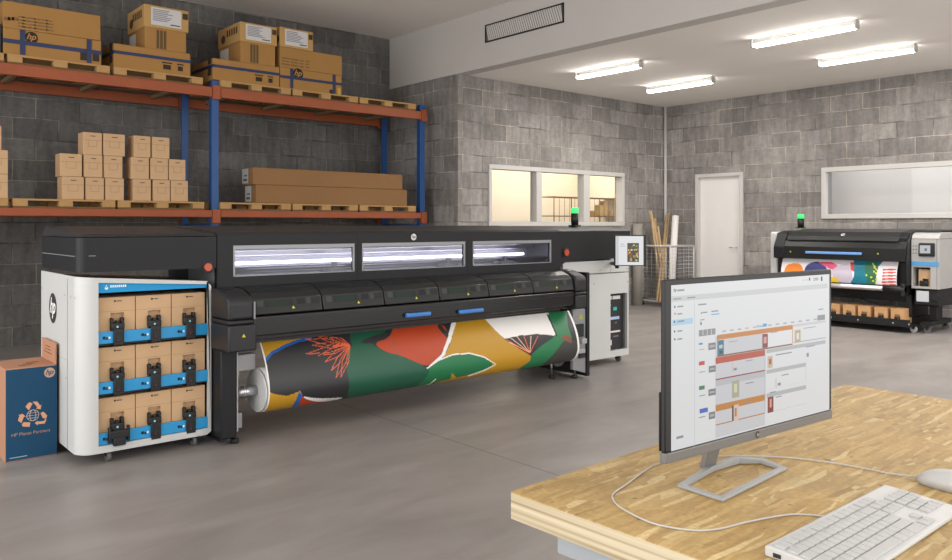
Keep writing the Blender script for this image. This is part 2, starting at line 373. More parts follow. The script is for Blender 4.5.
# right-hand window: pane with a white room added behind it for brightness
w = thing('window_2', '', '', (XR, vy0, vz0)); del w['label']; del w['category']; w['kind'] = 'structure'
t = .075
b = MB().box(XR-.03, XR+.06, vy0, vy1, vz1-t, vz1, .006).box(XR-.03, XR+.06, vy0, vy1, vz0, vz0+t, .006)
b.box(XR-.03, XR+.06, vy1-t, vy1, vz0+t, vz1-t, .006).box(XR-.03, XR+.06, vy0, vy0+t, vz0+t, vz1-t, .006).build('window_frame', M_white, w)
MB().box(XR+.06, XR+.2, vy1-t*.9, vy1, vz0, vz1).build('window_reveal', M_grey, w)
MB().box(XR+.02, XR+.026, vy0+t, vy1-t, vz0+t, vz1-t).build('pane', M_dotglass, w)
M_backdrop = mat('bright_white_wall', '#dcdad8', .9)
struct('wall_backdrop', MB().box(XR+1.0, XR+1.1, 1.5, 9.2, 0, 3).box(XR+.2, XR+1.0, 1.5, 9.2, 3, 3.1).box(XR+.2, XR+1, 9.1, 9.2, 0, 3).box(XR+.2, XR+1, 1.5, 1.6, 0, 3).box(XR+.2, XR+1, 6.6, 6.7, 0, 3), M_backdrop)
# door
d = thing('door_1', '', '', (XR, (dy0+dy1)/2, 0)); del d['label']; del d['category']; d['kind'] = 'structure'
t = .065
MB().box(XR-.03, XR+.12, dy0, dy0+t, 0, dz, .005).box(XR-.03, XR+.12, dy1-t, dy1, 0, dz, .005).box(XR-.03, XR+.12, dy0+t, dy1-t, dz-t, dz, .005).build('door_frame', M_white, d)
M_doorglow = mat('glowing_door_white', '#d8d5d2', .35, emit=.06)  # faint emission added so the white door panel looks brighter
MB().box(XR+.05, XR+.09, dy0+t, dy1-t, .01, dz-t).build('door_panel', M_doorglow, d)
MB().tube([(XR+.05, dy0+.15, 1.05), (XR-.01, dy0+.15, 1.05), (XR-.01, dy0+.27, 1.05)], .01, 8).build('door_handle', M_steel, d)
# office room behind the windows
struct('wall_office_inside', MB().box(7.6, 12.67, 11.3, 11.4, 0, 3.1).box(7.6, 7.64, YO+.2, 11.3, 0, 3.1).box(12.6, 12.67, YO+.2, 11.3, 0, 3.1).box(7.64, 12.6, YO+.2, 11.3, 3.0, 3.1), M_cream)
# ------------------------------------------------------------------ vent
va, vb_ = Xp(486.5, 25.5, XB), Xp(565, 2.5, XB); vc = Xp(486.5, 43.2, XB)
vn = thing('air_vent', 'long dark louvred air vent set high in the white bulkhead', 'air vent', (XB-.03, vb_.y, vc.z))
y0, y1, z0, z1 = vb_.y, va.y, vc.z, va.z; x = XB-.0155
b = MB().box(x-.015, x, y0, y1, z1-.018, z1).box(x-.015, x, y0, y1, z0, z0+.018).box(x-.015, x, y0, y0+.018, z0, z1).box(x-.015, x, y1-.018, y1, z0, z1); b.build('vent_frame', M_black, vn)
MB().box(x-.003, x, y0+.01, y1-.01, z0+.01, z1-.01).build('backing', mat('vent_backing', '#6e6b69', .7), vn)
b = MB(); n = 34
cl = lambda v: min(max(v, y0+.019), y1-.019)
for i in range(-3, n+1):
    yy = y0+.02+(y1-y0-.12)*i/n
    if yy+.09 < y0+.03: continue
    b.prism([(cl(yy), z0+.015), (cl(yy+.022)+.002, z0+.015), (cl(yy+.102)+.002, z1-.015), (cl(yy+.08), z1-.015)], 'x', x-.011, x-.0035)
b.build('louvres', mat('vent_slat', '#cfccc8', .5), vn)
# ------------------------------------------------------------------ ceiling lights
lt = [(8.65, 6.63, 7.74, 'batten ceiling light nearest the bulkhead, far row'), (10.42, 6.65, 7.81, 'batten ceiling light in the far row nearest the room corner'),
      (8.71, 3.79, 4.98, 'largest batten ceiling light, near row, topmost in the picture'), (10.41, 3.82, 4.99, 'batten ceiling light in the near row above the distant printer')]
for x, y0, y1, lb in lt:
    L_ = thing('ceiling_light', 'lit white '+lb, 'ceiling light', (x, (y0+y1)/2, ZC-.09), 'fluorescent ceiling lights')
    MB().box(x-.028, x+.028, y0-.02, y1+.02, ZC-.065, ZC-.001, .008).build('housing', M_silver, L_)
    MB().box(x-.042, x+.042, y0, y1, ZC-.1, ZC-.066, .012).build('diffuser', M_lamp, L_)
    MB().box(x-.05, x+.05, y0-.025, y0-.003, ZC-.1, ZC-.001, .006).build('end_cap', M_silver, L_)
    MB().box(x-.05, x+.05, y1+.003, y1+.025, ZC-.1, ZC-.001, .006).build('end_cap', M_silver, L_)

# ================================================================== PALLET RACK
YF, YR = 9.5, 10.5
rk = thing('pallet_rack', 'tall blue and orange steel pallet rack against the rear block wall', 'rack', (4, 10, 0))
PX = [.66, 3.93, 7.13]
for x in PX:
    zt_ = 3.25 if x > 7 else 3.235
    for yy, nm in ((YF, 0), (YR, 1)):
        dd = .08 if nm == 0 else .03
        b = MB().box(x-.045, x-.03, yy, yy+dd, .006, zt_).box(x+.03, x+.045, yy, yy+dd, .006, zt_).box(x-.03, x+.03, yy, yy+.012, .006, zt_).box(x-.09, x+.09, yy-.03, yy+.1, 0, .006)
        p = b.build('upright', M_blue, rk)
    for z in (.3, 1.45, 3.2): MB().tube([(x, YF+.07, z), (x, YR+.01, z)], .012, 6).build('brace', M_blue, rk)
for i in range(2):
    for yy in (YF-.045, YR+.08):
        for zt, hh in ((1.63, .085), (3.145, .12)):
            b = MB().box(PX[i]+.056, PX[i+1]-.056, yy, yy+.045, zt-hh, zt, .004)
            b.build('beam', M_orange, rk)
for x in PX:
    for yy in (YF-.05, YR+.075):
        for zt in (1.64, 3.17): MB().box(x-.05, x+.05, yy, yy+.049 if yy < 10 else yy+.055, zt-.17, zt, .003).build('connector', M_orange, rk)
for i in range(2):
    for zt in (1.628, 3.143):
        for k in range(4):
            xx = PX[i]+.3+k*.85
            MB().box(xx, xx+.05, YF+.001, YR+.079, zt-.05, zt-.005).build('crossbar', mat('weathered_wood', '#7e6a4d', .8), rk)
# pallets
def pallet(x0, x1, z, label, d=1.02, y=9.455, blocks=None):
    t = thing('pallet', label, 'pallet', ((x0+x1)/2, y+d/2, z), 'wooden pallets on the rack')
    w = x1-x0
    MB().box(x0, x1, y, y+d, z+.078, z+.098).build('top_board', M_wood, t)
    for yy in (y, y+d/2-.05, y+d-.1):
        for xx in (x0, x0+w/2-.07, x1-.14):
            MB().box(xx, xx+.14, yy, yy+.1, z+.018, z+.078, .004).build('block', M_wood, t)
        MB().box(x0, x1, yy, yy+.1, z, z+.018).build('bottom_board', mat('dark_pallet_wood', '#6f5233', .85), t)
    return t
def xa(px): return Yp(px, 100, 9.455).x
ZU, ZL = 3.146, 1.631
pallet(xa(7.5), xa(110), ZU, 'wooden pallet under the two largest strapped boxes on the upper shelf, left')
pallet(xa(114), xa(203), ZU, 'upper shelf wooden pallet just left of the middle blue post')
pallet(xa(220.8), xa(291), ZU, 'upper shelf wooden pallet just right of the middle blue post')
pallet(xa(293), xa(358), ZU, 'upper shelf wooden pallet, middle one of the right-hand bay')
pallet(xa(360), xa(417)-.02, ZU, 'empty wooden pallet at the right end of the upper shelf')
pallet(xa(13), xa(115.5), ZL, 'lower shelf wooden pallet under the left stack of small cartons')
pallet(xa(118), xa(206)-.02, ZL, 'lower shelf wooden pallet under the right stack of small cartons')
pallet(xa(220.8), xa(291), ZL, 'lower shelf wooden pallet under the left end of the long cartons')
pallet(xa(293), xa(358), ZL, 'lower shelf wooden pallet under the middle of the long cartons')
pallet(xa(360), xa(417)-.02, ZL, 'lower shelf wooden pallet under the right end of the long cartons')
pallet(xa(-78), xa(8.5), ZL, 'lower shelf wooden pallet cut off by the left picture edge')
pallet(xa(-84), xa(4), ZU, 'upper shelf wooden pallet cut off by the left picture edge')
# cartons
def backy(x, px): r = ray(px, 200); return x*r[1]/r[0]
YC = 9.48
def tape_lines(b, x0, x1, y, z, c='#8a6540'):
    b.ink(c).box(x0, x1, y-.0012, y, z-.004, z+.004)
def carton(px0, px1, z0, z1, depth, label, m, cat='cardboard box', group=None, y=YC, name='cardboard_box', x0=None, x1=None):
    x0 = Yp(px0, 100, y).x if x0 is None else x0; x1 = Yp(px1, 100, y).x if x1 is None else x1
    t = thing(name, label, cat, ((x0+x1)/2, y+depth/2, z0), group)
    MB().box(x0, x1, y, y+depth, z0, z1, .006).build('carton', m, t)
    return t, x0, x1, y
def zat(px, py, y=YC): return Yp(px, py, y).z
zp = ZU+.099
# A : two big boxes
zA = (zat(3, 27)+zat(101, 41))/2; zA2 = (zat(3, 0)+zat(100.5, 16))/2
t, x0, x1, y = carton(3, 101.3, zp, zA, .85, 'long strapped carton on the upper shelf, lower of the stack at far left', M_cardo, group='large cartons on the upper shelf')
b = MB(); logo(b, (Yp(31.5, 35, y-.003).x, y-.002, min(zat(31, 36), zA-.07)), EX, EZ, .062, '#241c14', '#ae7d3d')
b.ink('#33291c')
for px, py, w_ in ((85, 56, .05), (96, 57, .035)): p = Yp(px, py, y); b.box(p.x-w_, p.x+w_, y-.002, y-.0005, p.z-.05, p.z+.04)
b.build('printed_marks', M_print, t)
zs = zat(50, 43.5)-.03
b = MB().box(x0-.004, x1+.004, y-.006, y-.001, zs-.022, zs+.022)
for px in (22.5, 89): xx = Yp(px, 40, y).x; b.box(xx-.025, xx+.025, y-.009, y-.006, zp+.01, zA-.002)
b.build('strap', M_strapm, t)
t, x0, x1, y = carton(3, 100.6, zA+.002, zA2, .85, 'plain golden carton, upper of the stack at far left of the upper shelf', M_cardo, group='large cartons on the upper shelf')
b = MB().ink('#7c5c34')
for k, px in enumerate((7, 11, 15)): p = Yp(px, 19, y); b.box(p.x-.03, p.x+.03, y-.002, y-.0005, p.z-.015, p.z+.02)
for k, px in enumerate((22, 26.5, 33, 38, 45, 50)):
    p = Yp(px, 21.5+k*.8, y)
    for q in range(4): b.box(p.x-.04, p.x+.035-.01*(q % 2), y-.002, y-.0005, p.z-.06+q*.034, p.z-.048+q*.034)
b.build('printed_marks', M_print, t)
zz = zat(0, 22, YC)
t, x0, x1, y = carton(-70, .8, zp, zz, .85, 'carton cut off by the left picture edge, upper shelf', M_cardo, group='large cartons on the upper shelf')
MB().box(x1-.02, x1+.003, y-.005, y-.001, zp+.01, zz-.02).build('strap', M_black, t)  # black strip stands in for the dark gap beside the next carton
def low_box(pxs, px0, px1, yt0, yt1, label, sideprint=True):
    z1 = (zat(px0, yt0)+zat(px1, yt1))/2
    x0 = Yp(px0, 100, YC).x
    dp = min(backy(x0, pxs)-YC, 1.05) if pxs else .85
    t, x0, x1, y = carton(px0, px1, zp, z1, dp, label, M_cardo, group='large cartons on the upper shelf')
    b = MB().ink('#2e2418')
    for q, w_ in ((.68, .045), (.86, .03)):
        xx = x0+(x1-x0)*q; zc = zp+(z1-zp)*.36
        b.box(xx-w_*1.3, xx+w_*1.3, y-.002, y-.0005, zc+.02, zc+.035).box(xx-w_, xx+w_, y-.002, y-.0005, zc-.05, zc+.005)
    for k in (0, 1): b.box(x0-.002, x0-.0005, y+.05, y+.16, zp+.06+k*.14, zp+.15+k*.14)
    b.build('printed_marks', M_print, t)
    zs = zp+(z1-zp)*.64
    MB().box(x0-.006, x1+.004, y-.006, y-.001, zs-.018, zs+.018).box(x0-.008, x0-.001, y-.006, y+dp, zs-.018, zs+.018).build('strap', M_strapm, t)
    return z1
def lid_box(pxs, px0, px1, pb1, yt0, yt1, ym0, ym1, zb, label, y=YC):
    z1 = (zat(px0, yt0)+zat(px1, yt1))/2; zm = (zat(px0, ym0)+zat(px1, ym1))/2
    x0 = Yp(px0, 100, y).x; x1 = Yp(px1, 100, y).x; dp = min(backy(x0, pxs)-y, 1.1)
    t = thing('cardboard_box', label, 'cardboard box', ((x0+x1)/2, y+dp/2, zb), 'lidded cartons with white labels')
    if zm-zb > .05: MB().box(x0+.012, Yp(pb1, 100, y).x, y+.01, y+dp-.01, zb, zm+.02, .004).build('carton', M_cardo, t)
    else: zm = zb
    MB().box(x0, x1, y-.004, y+dp, zm, z1, .005).build('lid', mat('pale_cardboard', '#b48f57', .85, var=.08), t)
    w = x1-x0; h = z1-zm
    b = MB().ink('#c9c6c4').box(x0+.15*w, x1-.17*w, y-.0065, y-.0045, zm+.12*h, z1-.08*h)
    b.ink('#8e8d94')
    for k in range(7):
        zz = z1-.2*h-k*.08*h; b.box(x0+.19*w, x0+(.5+.2*random.random())*w, y-.0075, y-.0066, zz, zz+.012)
    b.ink('#3c3b40').box(x1-.42*w, x1-.2*w, y-.0075, y-.0066, zm+.2*h, zm+.25*h)
    b.ink('#41301d').box(x1-.14*w, x1-.02*w, y-.0065, y-.0045, zm+.58*h, zm+.85*h)
    for k in range(5): b.box(x0-.0025, x0-.0005, y+.08+k*.07, y+.12+k*.07, zm+.45*h, zm+.8*h)
    b.disc((x0-.0012, y+dp*.75, zm+.4*h), EY, EZ, .09*w+.02, .22*h)
    if zm > zb:
        b.ink('#c9c6c4').box(x0+.0105, x0+.0115, y+dp*.55, y+dp*.92, zb+.02, zm-.03)
        b.ink('#5f4a2c')
        for k in range(3): b.box(x0+(.28+.08*k)*w, x0+(.34+.08*k)*w, y+.0085, y+.0095, zb+.01, zm-.02)
    b.build('label_print', M_print, t)
zB = low_box(102.5, 114, 190.5, 44, 53, 'low strapped carton on the upper shelf left of the middle post, below a labelled box')
lid_box(127.5, 144, 188.5, 186.5, 4, 11, 27, 32, zB+.002, 'lidded carton with a white label, the one left of the middle post')
zC = low_box(192, 213, 279.3, 58, 67, 'low strapped carton on the upper shelf right of the middle post')
lid_box(218, 240, 277, 275.5, 22, 27, 41, 46, zC+.002, 'lidded carton with a white label, left one of the pair right of the middle post')
zD = (zat(279, 66.5)+zat(342, 76))/2; zD2 = (zat(279, 46.8)+zat(342, 55.7))/2
x279 = Yp(279.3, 100, YC).x+.012
t, x0, x1, y = carton(0, 341.8, zp, zD, .85, 'strapped carton with a round black emblem, right end of the stacks on the upper shelf', M_cardo, group='large cartons on the upper shelf', x0=x279)
b = MB(); logo(b, (Yp(298, 70, y).x, y-.002, zat(298, 74)), EX, EZ, .075, '#241c14', '#ae7d3d')
b.ink('#33291c'); p = Yp(332, 92, y); b.box(p.x-.04, p.x+.03, y-.002, y-.0005, p.z-.03, p.z+.03); p = Yp(339, 92, y); b.ink('#c2a53a').box(p.x-.02, p.x+.02, y-.002, y-.0005, p.z-.05, p.z+.05)
b.build('printed_marks', M_print, t)
zs = zp+(zD-zp)*.55
b = MB().box(x0, x1+.004, y-.006, y-.001, zs-.018, zs+.018)
for px in (291.5, 334): xx = Yp(px, 40, y).x; b.box(xx-.022, xx+.022, y-.009, y-.006, zp+.01, zD-.002)
b.build('strap', M_strapm, t)
t, x0, x1, y = carton(0, 342, zD+.002, zD2, .85, 'plain golden carton with a small labelled box on its left end', M_cardo, group='large cartons on the upper shelf', x0=x279)
b = MB().ink('#7c5c34')
for k, px in enumerate((284, 288, 293, 297, 302, 308)):
    p = Yp(px, 61+k*.7, y)
    for q in range(3): b.box(p.x-.035, p.x+.025-.01*(q % 2), y-.002, y-.0005, p.z-.05+q*.04, p.z-.03+q*.04)
b.build('printed_marks', M_print, t)
lid_box(276, 279.8, 313, 313, 27, 32, 46.9, 51, zD2+.002, 'lidded carton with a white label at the top right of the stacks')
# small cartons on lower shelf
zl = ZL+.099
proto = None
def small(px0, px1, z0, h, label, yoff=0):
    global proto
    y = YC+yoff
    x0 = Yp(px0, 100, y).x; x1 = Yp(px1, 100, y).x
    if proto is None:
        proto = thing('small_cardboard_box', label, 'cardboard box', (0, 0, 0), 'small cartons on the lower shelf')
        MB().box(-.13, .13, -.15, .06, 0, .25, .005).build('carton', M_card, proto)
        MB().ink('#a37c56').box(-.129, .129, -.1515, -.1502, .16, .164).box(-.06, .06, -.152, -.1502, .09, .094).box(-.06, -.056, -.152, -.1502, .09, .16).box(.056, .06, -.152, -.1502, .09, .16).ink('#5d5048').box(-.03, .04, -.152, -.1502, .205, .215).build('tear_line', M_print, proto)
        o = proto; o.location = ((x0+x1)/2, y+.15, z0)
    else: o = dup(proto, ((x0+x1)/2, y+.15, z0), label)
    o.scale = ((x1-x0)/.26, 1, h/.25)
    return o
rowZ = [zl, zl+.252, zl+.504]
SB = [(62, 84, 0, 'left stack, bottom row, leftmost'), (85.5, 104, 0, 'left stack, bottom row, middle'), (105.5, 124, 0, 'left stack, bottom row, rightmost'),
      (60, 82, 1, 'left stack, second row, leftmost'), (84, 102.5, 1, 'left stack, second row, middle'), (104, 122.5, 1, 'left stack, second row, rightmost'),
      (83, 102, 2, 'left stack, top row, left one'), (103.5, 125, 2, 'left stack, top row, right one'),
      (133, 151, 0, 'right stack, bottom row, leftmost'), (153, 170, 0, 'right stack, bottom row, middle'), (171, 188, 0, 'right stack, bottom row, rightmost'),
      (131, 149, 1, 'right stack, second row, leftmost'), (150.5, 168, 1, 'right stack, second row, middle'), (169, 185.5, 1, 'right stack, second row, rightmost'),
      (134, 150.5, 2, 'right stack, top row, left one'), (152, 169.5, 2, 'right stack, top row, right one')]
for a, c, r_, lb in SB:
    small(a, c, rowZ[r_], .25, 'small brown carton on the lower shelf: '+lb, random.uniform(0, .012))
small(-18, 8, rowZ[0], .25, 'small brown carton at the left picture edge, bottom of its stack')
small(-16, 8, rowZ[1], .25, 'small brown carton at the left picture edge, middle of its stack')
small(-20, 1.5, rowZ[2], .25, 'small brown carton at the left picture edge, top of its stack')
# long cartons
for (pa, pb, z0, z1, lb) in ((256, 407, zl, zl+.235, 'long flat brown carton, lower of two on the lower shelf'), (253, 402.5, zl+.237, zl+.455, 'long flat brown carton, upper of two on the lower shelf')):
    x0, x1 = Yp(pa, 100, YC).x, Yp(pb, 100, YC).x
    t = thing('long_cardboard_box', lb, 'cardboard box', ((x0+x1)/2, YC+.15, z0), 'long cartons on the lower shelf')
    MB().box(x0, x1, YC, YC+.33, z0, z1, .006).build('carton', M_cardd, t)
    MB().ink('#b5b8bb').box(x0-.002, x0-.0005, YC+.14, YC+.32, z0+.02, z1-.01).ink('#4e5560').box(x0-.003, x0-.0021, YC+.17, YC+.28, z0+.05, z0+.08).box(x0-.003, x0-.0021, YC+.17, YC+.26, z0+.11, z0+.13).ink('#8a6338').box(x0+.01, x1-.01, YC-.001, YC-.0002, z1-.03, z1-.027).build('label', M_print, t)

# ================================================================== LARGE PRINTER
PY = 5.08
pr = thing('wide_format_printer', 'huge charcoal wide-format printer running across the middle of the room', 'printer', (3.9, 5.4, 0))
XL, X217, X560, YRb, XRr = 1.265, 2.113, 5.425, 5.28, 6.72
YBK = 5.98
def body_profile(yf, zb, zf=1.385, zk=1.435): return [(yf, zb), (yf, zf), (yf+.03, zf+.016), (YBK-.04, zk), (YBK, zk-.02), (YBK, zb)]
# left housing, front left edge rounded
zb = 1.165
b = MB()
def rrect(x0, x1, y0, y1, r, corners='f', n=6):
    P = []
    for i in range(n+1):
        a = math.pi+math.pi/2*i/n; P.append((x0+r+r*math.cos(a), y0+r+r*math.sin(a)))
    P += [(x1, y0), (x1, y1), (x0, y1)]
    return P
b.prism(rrect(XL, X217-.004, PY, YBK, .06), 'z', zb, 1.372)
b.build('left_housing', M_dark, pr)
b = MB(); P = rrect(XL, X217-.004, PY, YBK, .06)
n = len(P)
lo = [b.bm.verts.new((p[0], p[1], 1.376)) for p in P]
hi = [b.bm.verts.new((XL+.02+(p[0]-XL)*.98, PY+.03+(p[1]-PY)*.965, 1.395+.045*(p[1]-PY)/(YBK-PY))) for p in P]
for i in range(n): b.bm.faces.new((lo[i], lo[(i+1) % n], hi[(i+1) % n], hi[i]))
b.bm.faces.new(hi); b.bm.faces.new(lo[::-1]); bmesh.ops.recalc_face_normals(b.bm, faces=b.bm.faces)
b.build('left_lid', M_dark2, pr)
MB().box(XL-.002, XL+.03, PY+.06, YBK-.02, 1.258, 1.263).box(XL+.06, XL+.1, PY-.002, PY+.01, 1.262, 1.265).build('seam_strip', M_grey, pr)
# centre housing: front with three openings
zbot = 1.03
w_ = [(Yp(a, 250, PY).x, Yp(c, 250, PY).x) for a, c in ((233.2, 354.3), (362, 465), (472.7, 551))]
wz0_, wz1_ = 1.102, 1.31
def centre():
    b = MB()
    b.box(X217, X560, PY, PY+.04, wz1_, 1.385).box(X217, X560, PY, PY+.04, zbot, wz0_)
    xs = [X217]+[q for w in w_ for q in w]+[X560]
    for i in range(0, len(xs), 2): b.box(xs[i], xs[i+1], PY, PY+.04, wz0_, wz1_)
    b.build('front_fascia', M_dark, pr)
    b = MB().prism([(PY, 1.386), (PY+.02, 1.402), (YBK-.03, 1.442), (YBK, 1.42), (YBK, 1.386)], 'x', X217, X560)
    b.build('top_cover', M_dark2, pr)
    MB().box(X217, X560, PY+.5, YBK, .95, 1.385).box(X217, X560, PY+.04, PY+.5, .96, zbot).build('rear_housing', M_dark, pr)
    for xw in (X217, X560-.03): MB().box(xw, xw+.03, PY+.04, PY+.5, zbot, 1.385).build('inner_wall', M_grey, pr)
    for i, (a, c) in enumerate(w_):
        f = .012
        MB().box(a, c, PY+.008, PY+.014, wz0_, wz1_).build('window_pane', M_smoke, pr)
        MB().box(a, c, PY-.003, PY+.008, wz1_-.026, wz1_).box(a, a+f, PY-.003, PY+.008, wz0_, wz1_-.026).box(c-f, c, PY-.003, PY+.008, wz0_, wz1_-.026).box(a, c, PY-.003, PY+.008, wz0_-.002, wz0_+.004).build('window_trim', M_grey, pr)
    b = MB()
    for zz, yy, r in ((1.285, 5.30, .022), (1.14, 5.22, .014), (1.115, 5.28, .018)): b.tube([(X217+.03, yy, zz), (X560-.03, yy, zz)], r, 14)
    b.box(X217+.03, X560-.03, 5.40, 5.45, 1.22, 1.27, .01).build('guide_rail', M_steel, pr)
    MB().box(X217+.03, X560-.2, 5.36, 5.38, 1.165, 1.185, .004).build('light_bar', M_led, pr)
    MB().box(X217+.03, X560-.03, 5.50, 5.578, zbot+.05, 1.36).build('carriage_back_wall', mat('carriage_grey', '#d6d6da', .45), pr)
    MB().box(X217+.03, X560-.03, 5.13, 5.49, zbot+.001, zbot+.045, .006).build('platen', mat('platen_grey', '#9a9a9e', .35), pr)
    b = MB()
    for x in (3.0, 4.1, 4.75): b.box(x, x+.16, 5.16, 5.3, 1.08, 1.13, .01).box(x+.05, x+.08, 5.17, 5.2, 1.13, 1.17)
    b.build('carriage_clamp', M_lgrey, pr)
    b = MB().ink('#121213')
    for px in (217.3, 357.8, 467.5): x = Yp(px, 240, PY).x; b.box(x-.003, x+.003, PY-.0008, PY-.0002, zbot, 1.385)
    b.build('panel_seam', M_print, pr)
centre()
b = MB(); p = Yp(413.5, 237, PY); logo(b, (p.x, PY-.003, p.z), EX, EZ, .026, '#d8d8d8', '#444447'); b.build('emblem', M_print, pr)
# right housing
MB().prism([(x, z) for x, z in ((X560+.001, 1.02), (X560+.001, 1.385), (XRr, 1.385), (XRr, 1.11), (5.72, 1.085), (5.66, 1.06), (5.62, 1.02))], 'y', YRb, YBK).build('right_housing', M_dark, pr)
MB().prism([(YRb, 1.388), (YRb+.02, 1.398), (YBK-.04, 1.438), (YBK, 1.42), (YBK, 1.388)], 'x', X560+.001, XRr-.002).build('right_lid', M_dark2, pr)
def estop(px, py, y, s, x0=None):
    p = Yp(px, py, y)
    k = MB().box(p.x-s*.9, p.x+s*1.25, y-.008, y-.0005, p.z-s*1.15, p.z+s*1.15, .004).build('stop_plate', M_black, pr)
    MB().tube([(p.x, y-.009, p.z), (p.x, y-.013, p.z)], s*.5, 16).tube([(p.x, y-.013, p.z), (p.x, y-.024, p.z)], s*.85, 18).build('stop_button', M_red, k)
estop(207, 267, PY, .03); estop(565.2, 252.5, YRb, .038)
# beacon
def beacon(par, x, y, z0, z1, r):
    MB().box(x-r*1.25, x+r*1.25, y-r*1.25, y+r*1.25, z0, z0+.015, .004).tube([(x, y, z0+.015), (x, y, z0+(z1-z0)*.7)], r, 20).build('beacon_base', M_black, par)
    MB().tube([(x, y, z0+(z1-z0)*.7+.001), (x, y, z1-.012), (x, y, z1)], r*.96, 20).build('beacon_lamp', M_green, par)
bx = Yp(574.8, 220, 5.8)
beacon(pr, bx.x, 5.8, 1.432, Yp(575, 207.7, 5.8).z, .04)
# right cabinet
cx0, cx1, cy = 5.70, XRr, 5.30
ox0, ox1 = Yp(610.5, 300, cy).x, Yp(627.3, 300, cy).x
oz1, oz0 = Yp(611, 294, cy).z, Yp(611, 351, cy).z
b = MB()
for a, c, z0, z1 in ((cx0, ox0, .07, .945), (ox1, cx1, .07, .945), (ox0, ox1, .07, oz0), (ox0, ox1, oz1, .945)): b.box(a, c, cy, cy+.03, z0, z1)
b.box(cx0, cx1, cy+.12, YBK-.02, .07, .95).box(cx1-.02, cx1, cy+.03, cy+.12, .07, .95).box(cx0, cx0+.02, cy+.03, cy+.12, .07, .95)
b.build('right_cabinet', M_powder, pr)
MB().box(cx0, cx1-.3, cy, YBK-.02, .953, 1.083, .004).build('right_drawer', M_powder, pr)
MB().box(cx1-.297, cx1, cy, YBK-.02, .953, 1.108, .004).build('right_drawer', M_powder, pr)
MB().box(ox1-.001, ox1+.001, cy+.031, cy+.119, oz0, oz1).build('recess_wall', M_grey, pr)
b = MB().ink('#2b2a2c').box(ox0, ox1, cy+.055, cy+.119, oz0, oz1)
def q(u0, u1, v0, v1, c): b.ink(c).box(ox0+(ox1-ox0)*u0, ox0+(ox1-ox0)*u1, cy+.052, cy+.0545, oz1-(oz1-oz0)*v0, oz1-(oz1-oz0)*v1)
q(.02, .8, .05, .11, '#d5cfd0'); q(.3, .35, .05, .11, '#96605e'); q(.4, .6, .25, .31, '#2fb6a4'); q(.15, .25, .2, .22, '#8fb7b7'); q(.2, .75, .42, .47, '#a9b9d8'); q(.05, .8, .67, .70, '#d8d0d0')
q(.1, .15, .15, .18, '#999999'); q(.5, .6, .52, .54, '#777777'); q(.15, .3, .83, .92, '#c8c8c8'); q(.4, .7, .76, .78, '#777777')
b.build('cartridge_bay', M_print, pr)
b = MB().ink('#444446')
for px, py in ((600, 270), (627, 268.5), (594, 284), (627.5, 281.5)): p = Yp(px, py, cy); b.disc((p.x, cy-.002, p.z), EX, EZ, .006, n=10)
b.build('lock', M_print, pr)
def caster(par, x, y, r=.035, m=M_caster, top=.07):
    c = MB().tube([(x-.012, y, r), (x+.012, y, r)], r, 16).build('caster', m, par)
    MB().prism([(y-.012, r), (y+.02, r), (y+.022, top-.002), (y-.022, top-.002)], 'x', x+.013, x+.018).prism([(y-.012, r), (y+.02, r), (y+.022, top-.002), (y-.022, top-.002)], 'x', x-.018, x-.013).box(x-.03, x+.03, y-.03, y+.03, top-.006, top-.001).build('caster_fork', M_rubber, c)
for x, y in ((5.78, 5.42), (6.62, 5.36), (6.62, 5.85)): caster(pr, x, y)
# dryer / curing unit in front
dx0, dx1 = 2.24, 5.31
prof = [(PY-.005, .88), (PY-.005, 1.035), (4.96, 1.03), (4.865, 1.0), (4.825, .965), (4.80, .865), (4.82, .86)]
fw = (dx1-dx0)/6
for k in range(6):
    a, c = dx0+k*fw+.004, dx0+(k+1)*fw-.004
    f = MB().prism(prof, 'x', a, c, .004, 1).build('dryer_cover', M_cover, pr)
    # smoked windows on the sloped face
    def sl(t, o=.0015):  # point on lower front facet (4.825,.965)-(4.80,.865)
        yy = 4.825+(4.80-4.825)*t; zz = .965+(.865-.965)*t; nrm = Vector((0, -.97, .2425)); return yy+nrm.y*o, zz+nrm.z*o
    b = MB(); w = c-a
    for u0, u1, t0, t1, col in ((.03, .97, .02, .95, '#2b2c2c'), (.16, .56, .12, .55, '#18221c'), (.2, .5, .15, .5, '#1a2a20'), (.62, .74, .12, .5, '#191a1b'), (.76, .93, .08, .5, '#3a3c3c'), (.83, .97, .1, .5, '#202021'), (.05, .14, .12, .5, '#3e4040')):
        o_ = .0012+.0004*len(b.bm.faces)
        (ya, za), (yb_, zb_) = sl(t0, o_), sl(t1, o_)
        b.ink(col).quad((a+u0*w, ya, za), (a+u1*w, ya, za), (a+u1*w, yb_, zb_), (a+u0*w, yb_, zb_))
    o_ = .006; (ya, za), (yb_, zb_) = sl(.58, o_), sl(.76, o_)
    xm = a+.56*w; b.ink('#d8cf3a').poly([(xm, ya, za), (xm+.011, yb_, zb_), (xm-.011, yb_, zb_)])
    b.build('cover_window', M_print, f)
MB().box(dx0, dx1, 4.802, PY-.01, .722, .855, .012).box(dx0, dx1, 4.87, PY-.012, .69, .72, .006).box(dx0, dx1, 4.98, PY+.3, .655, .688).build('dryer_beam', M_bgloss, pr)
MB().box(dx0, dx1, PY+.001, PY+.46, .69, .955).build('dryer_rear', M_black, pr)
for a, c, py in ((405.5, 429.5, 314), (458.5, 482, 310.5)):
    x0, x1 = Yp(a, py, 4.79).x, Yp(c, py, 4.79).x; z = Yp((a+c)/2, py, 4.79).z
    MB().box(x0, x1, 4.765, 4.80, z-.018, z+.012, .008).box(x0+.03, x1-.03, 4.76, 4.766, z-.004, z+.008, .002).build('blue_handle', M_btnblue, pr)
MB().box(dx0, dx1, 4.799, 4.8015, .815, .819).build('edge_line', M_dark2, pr)
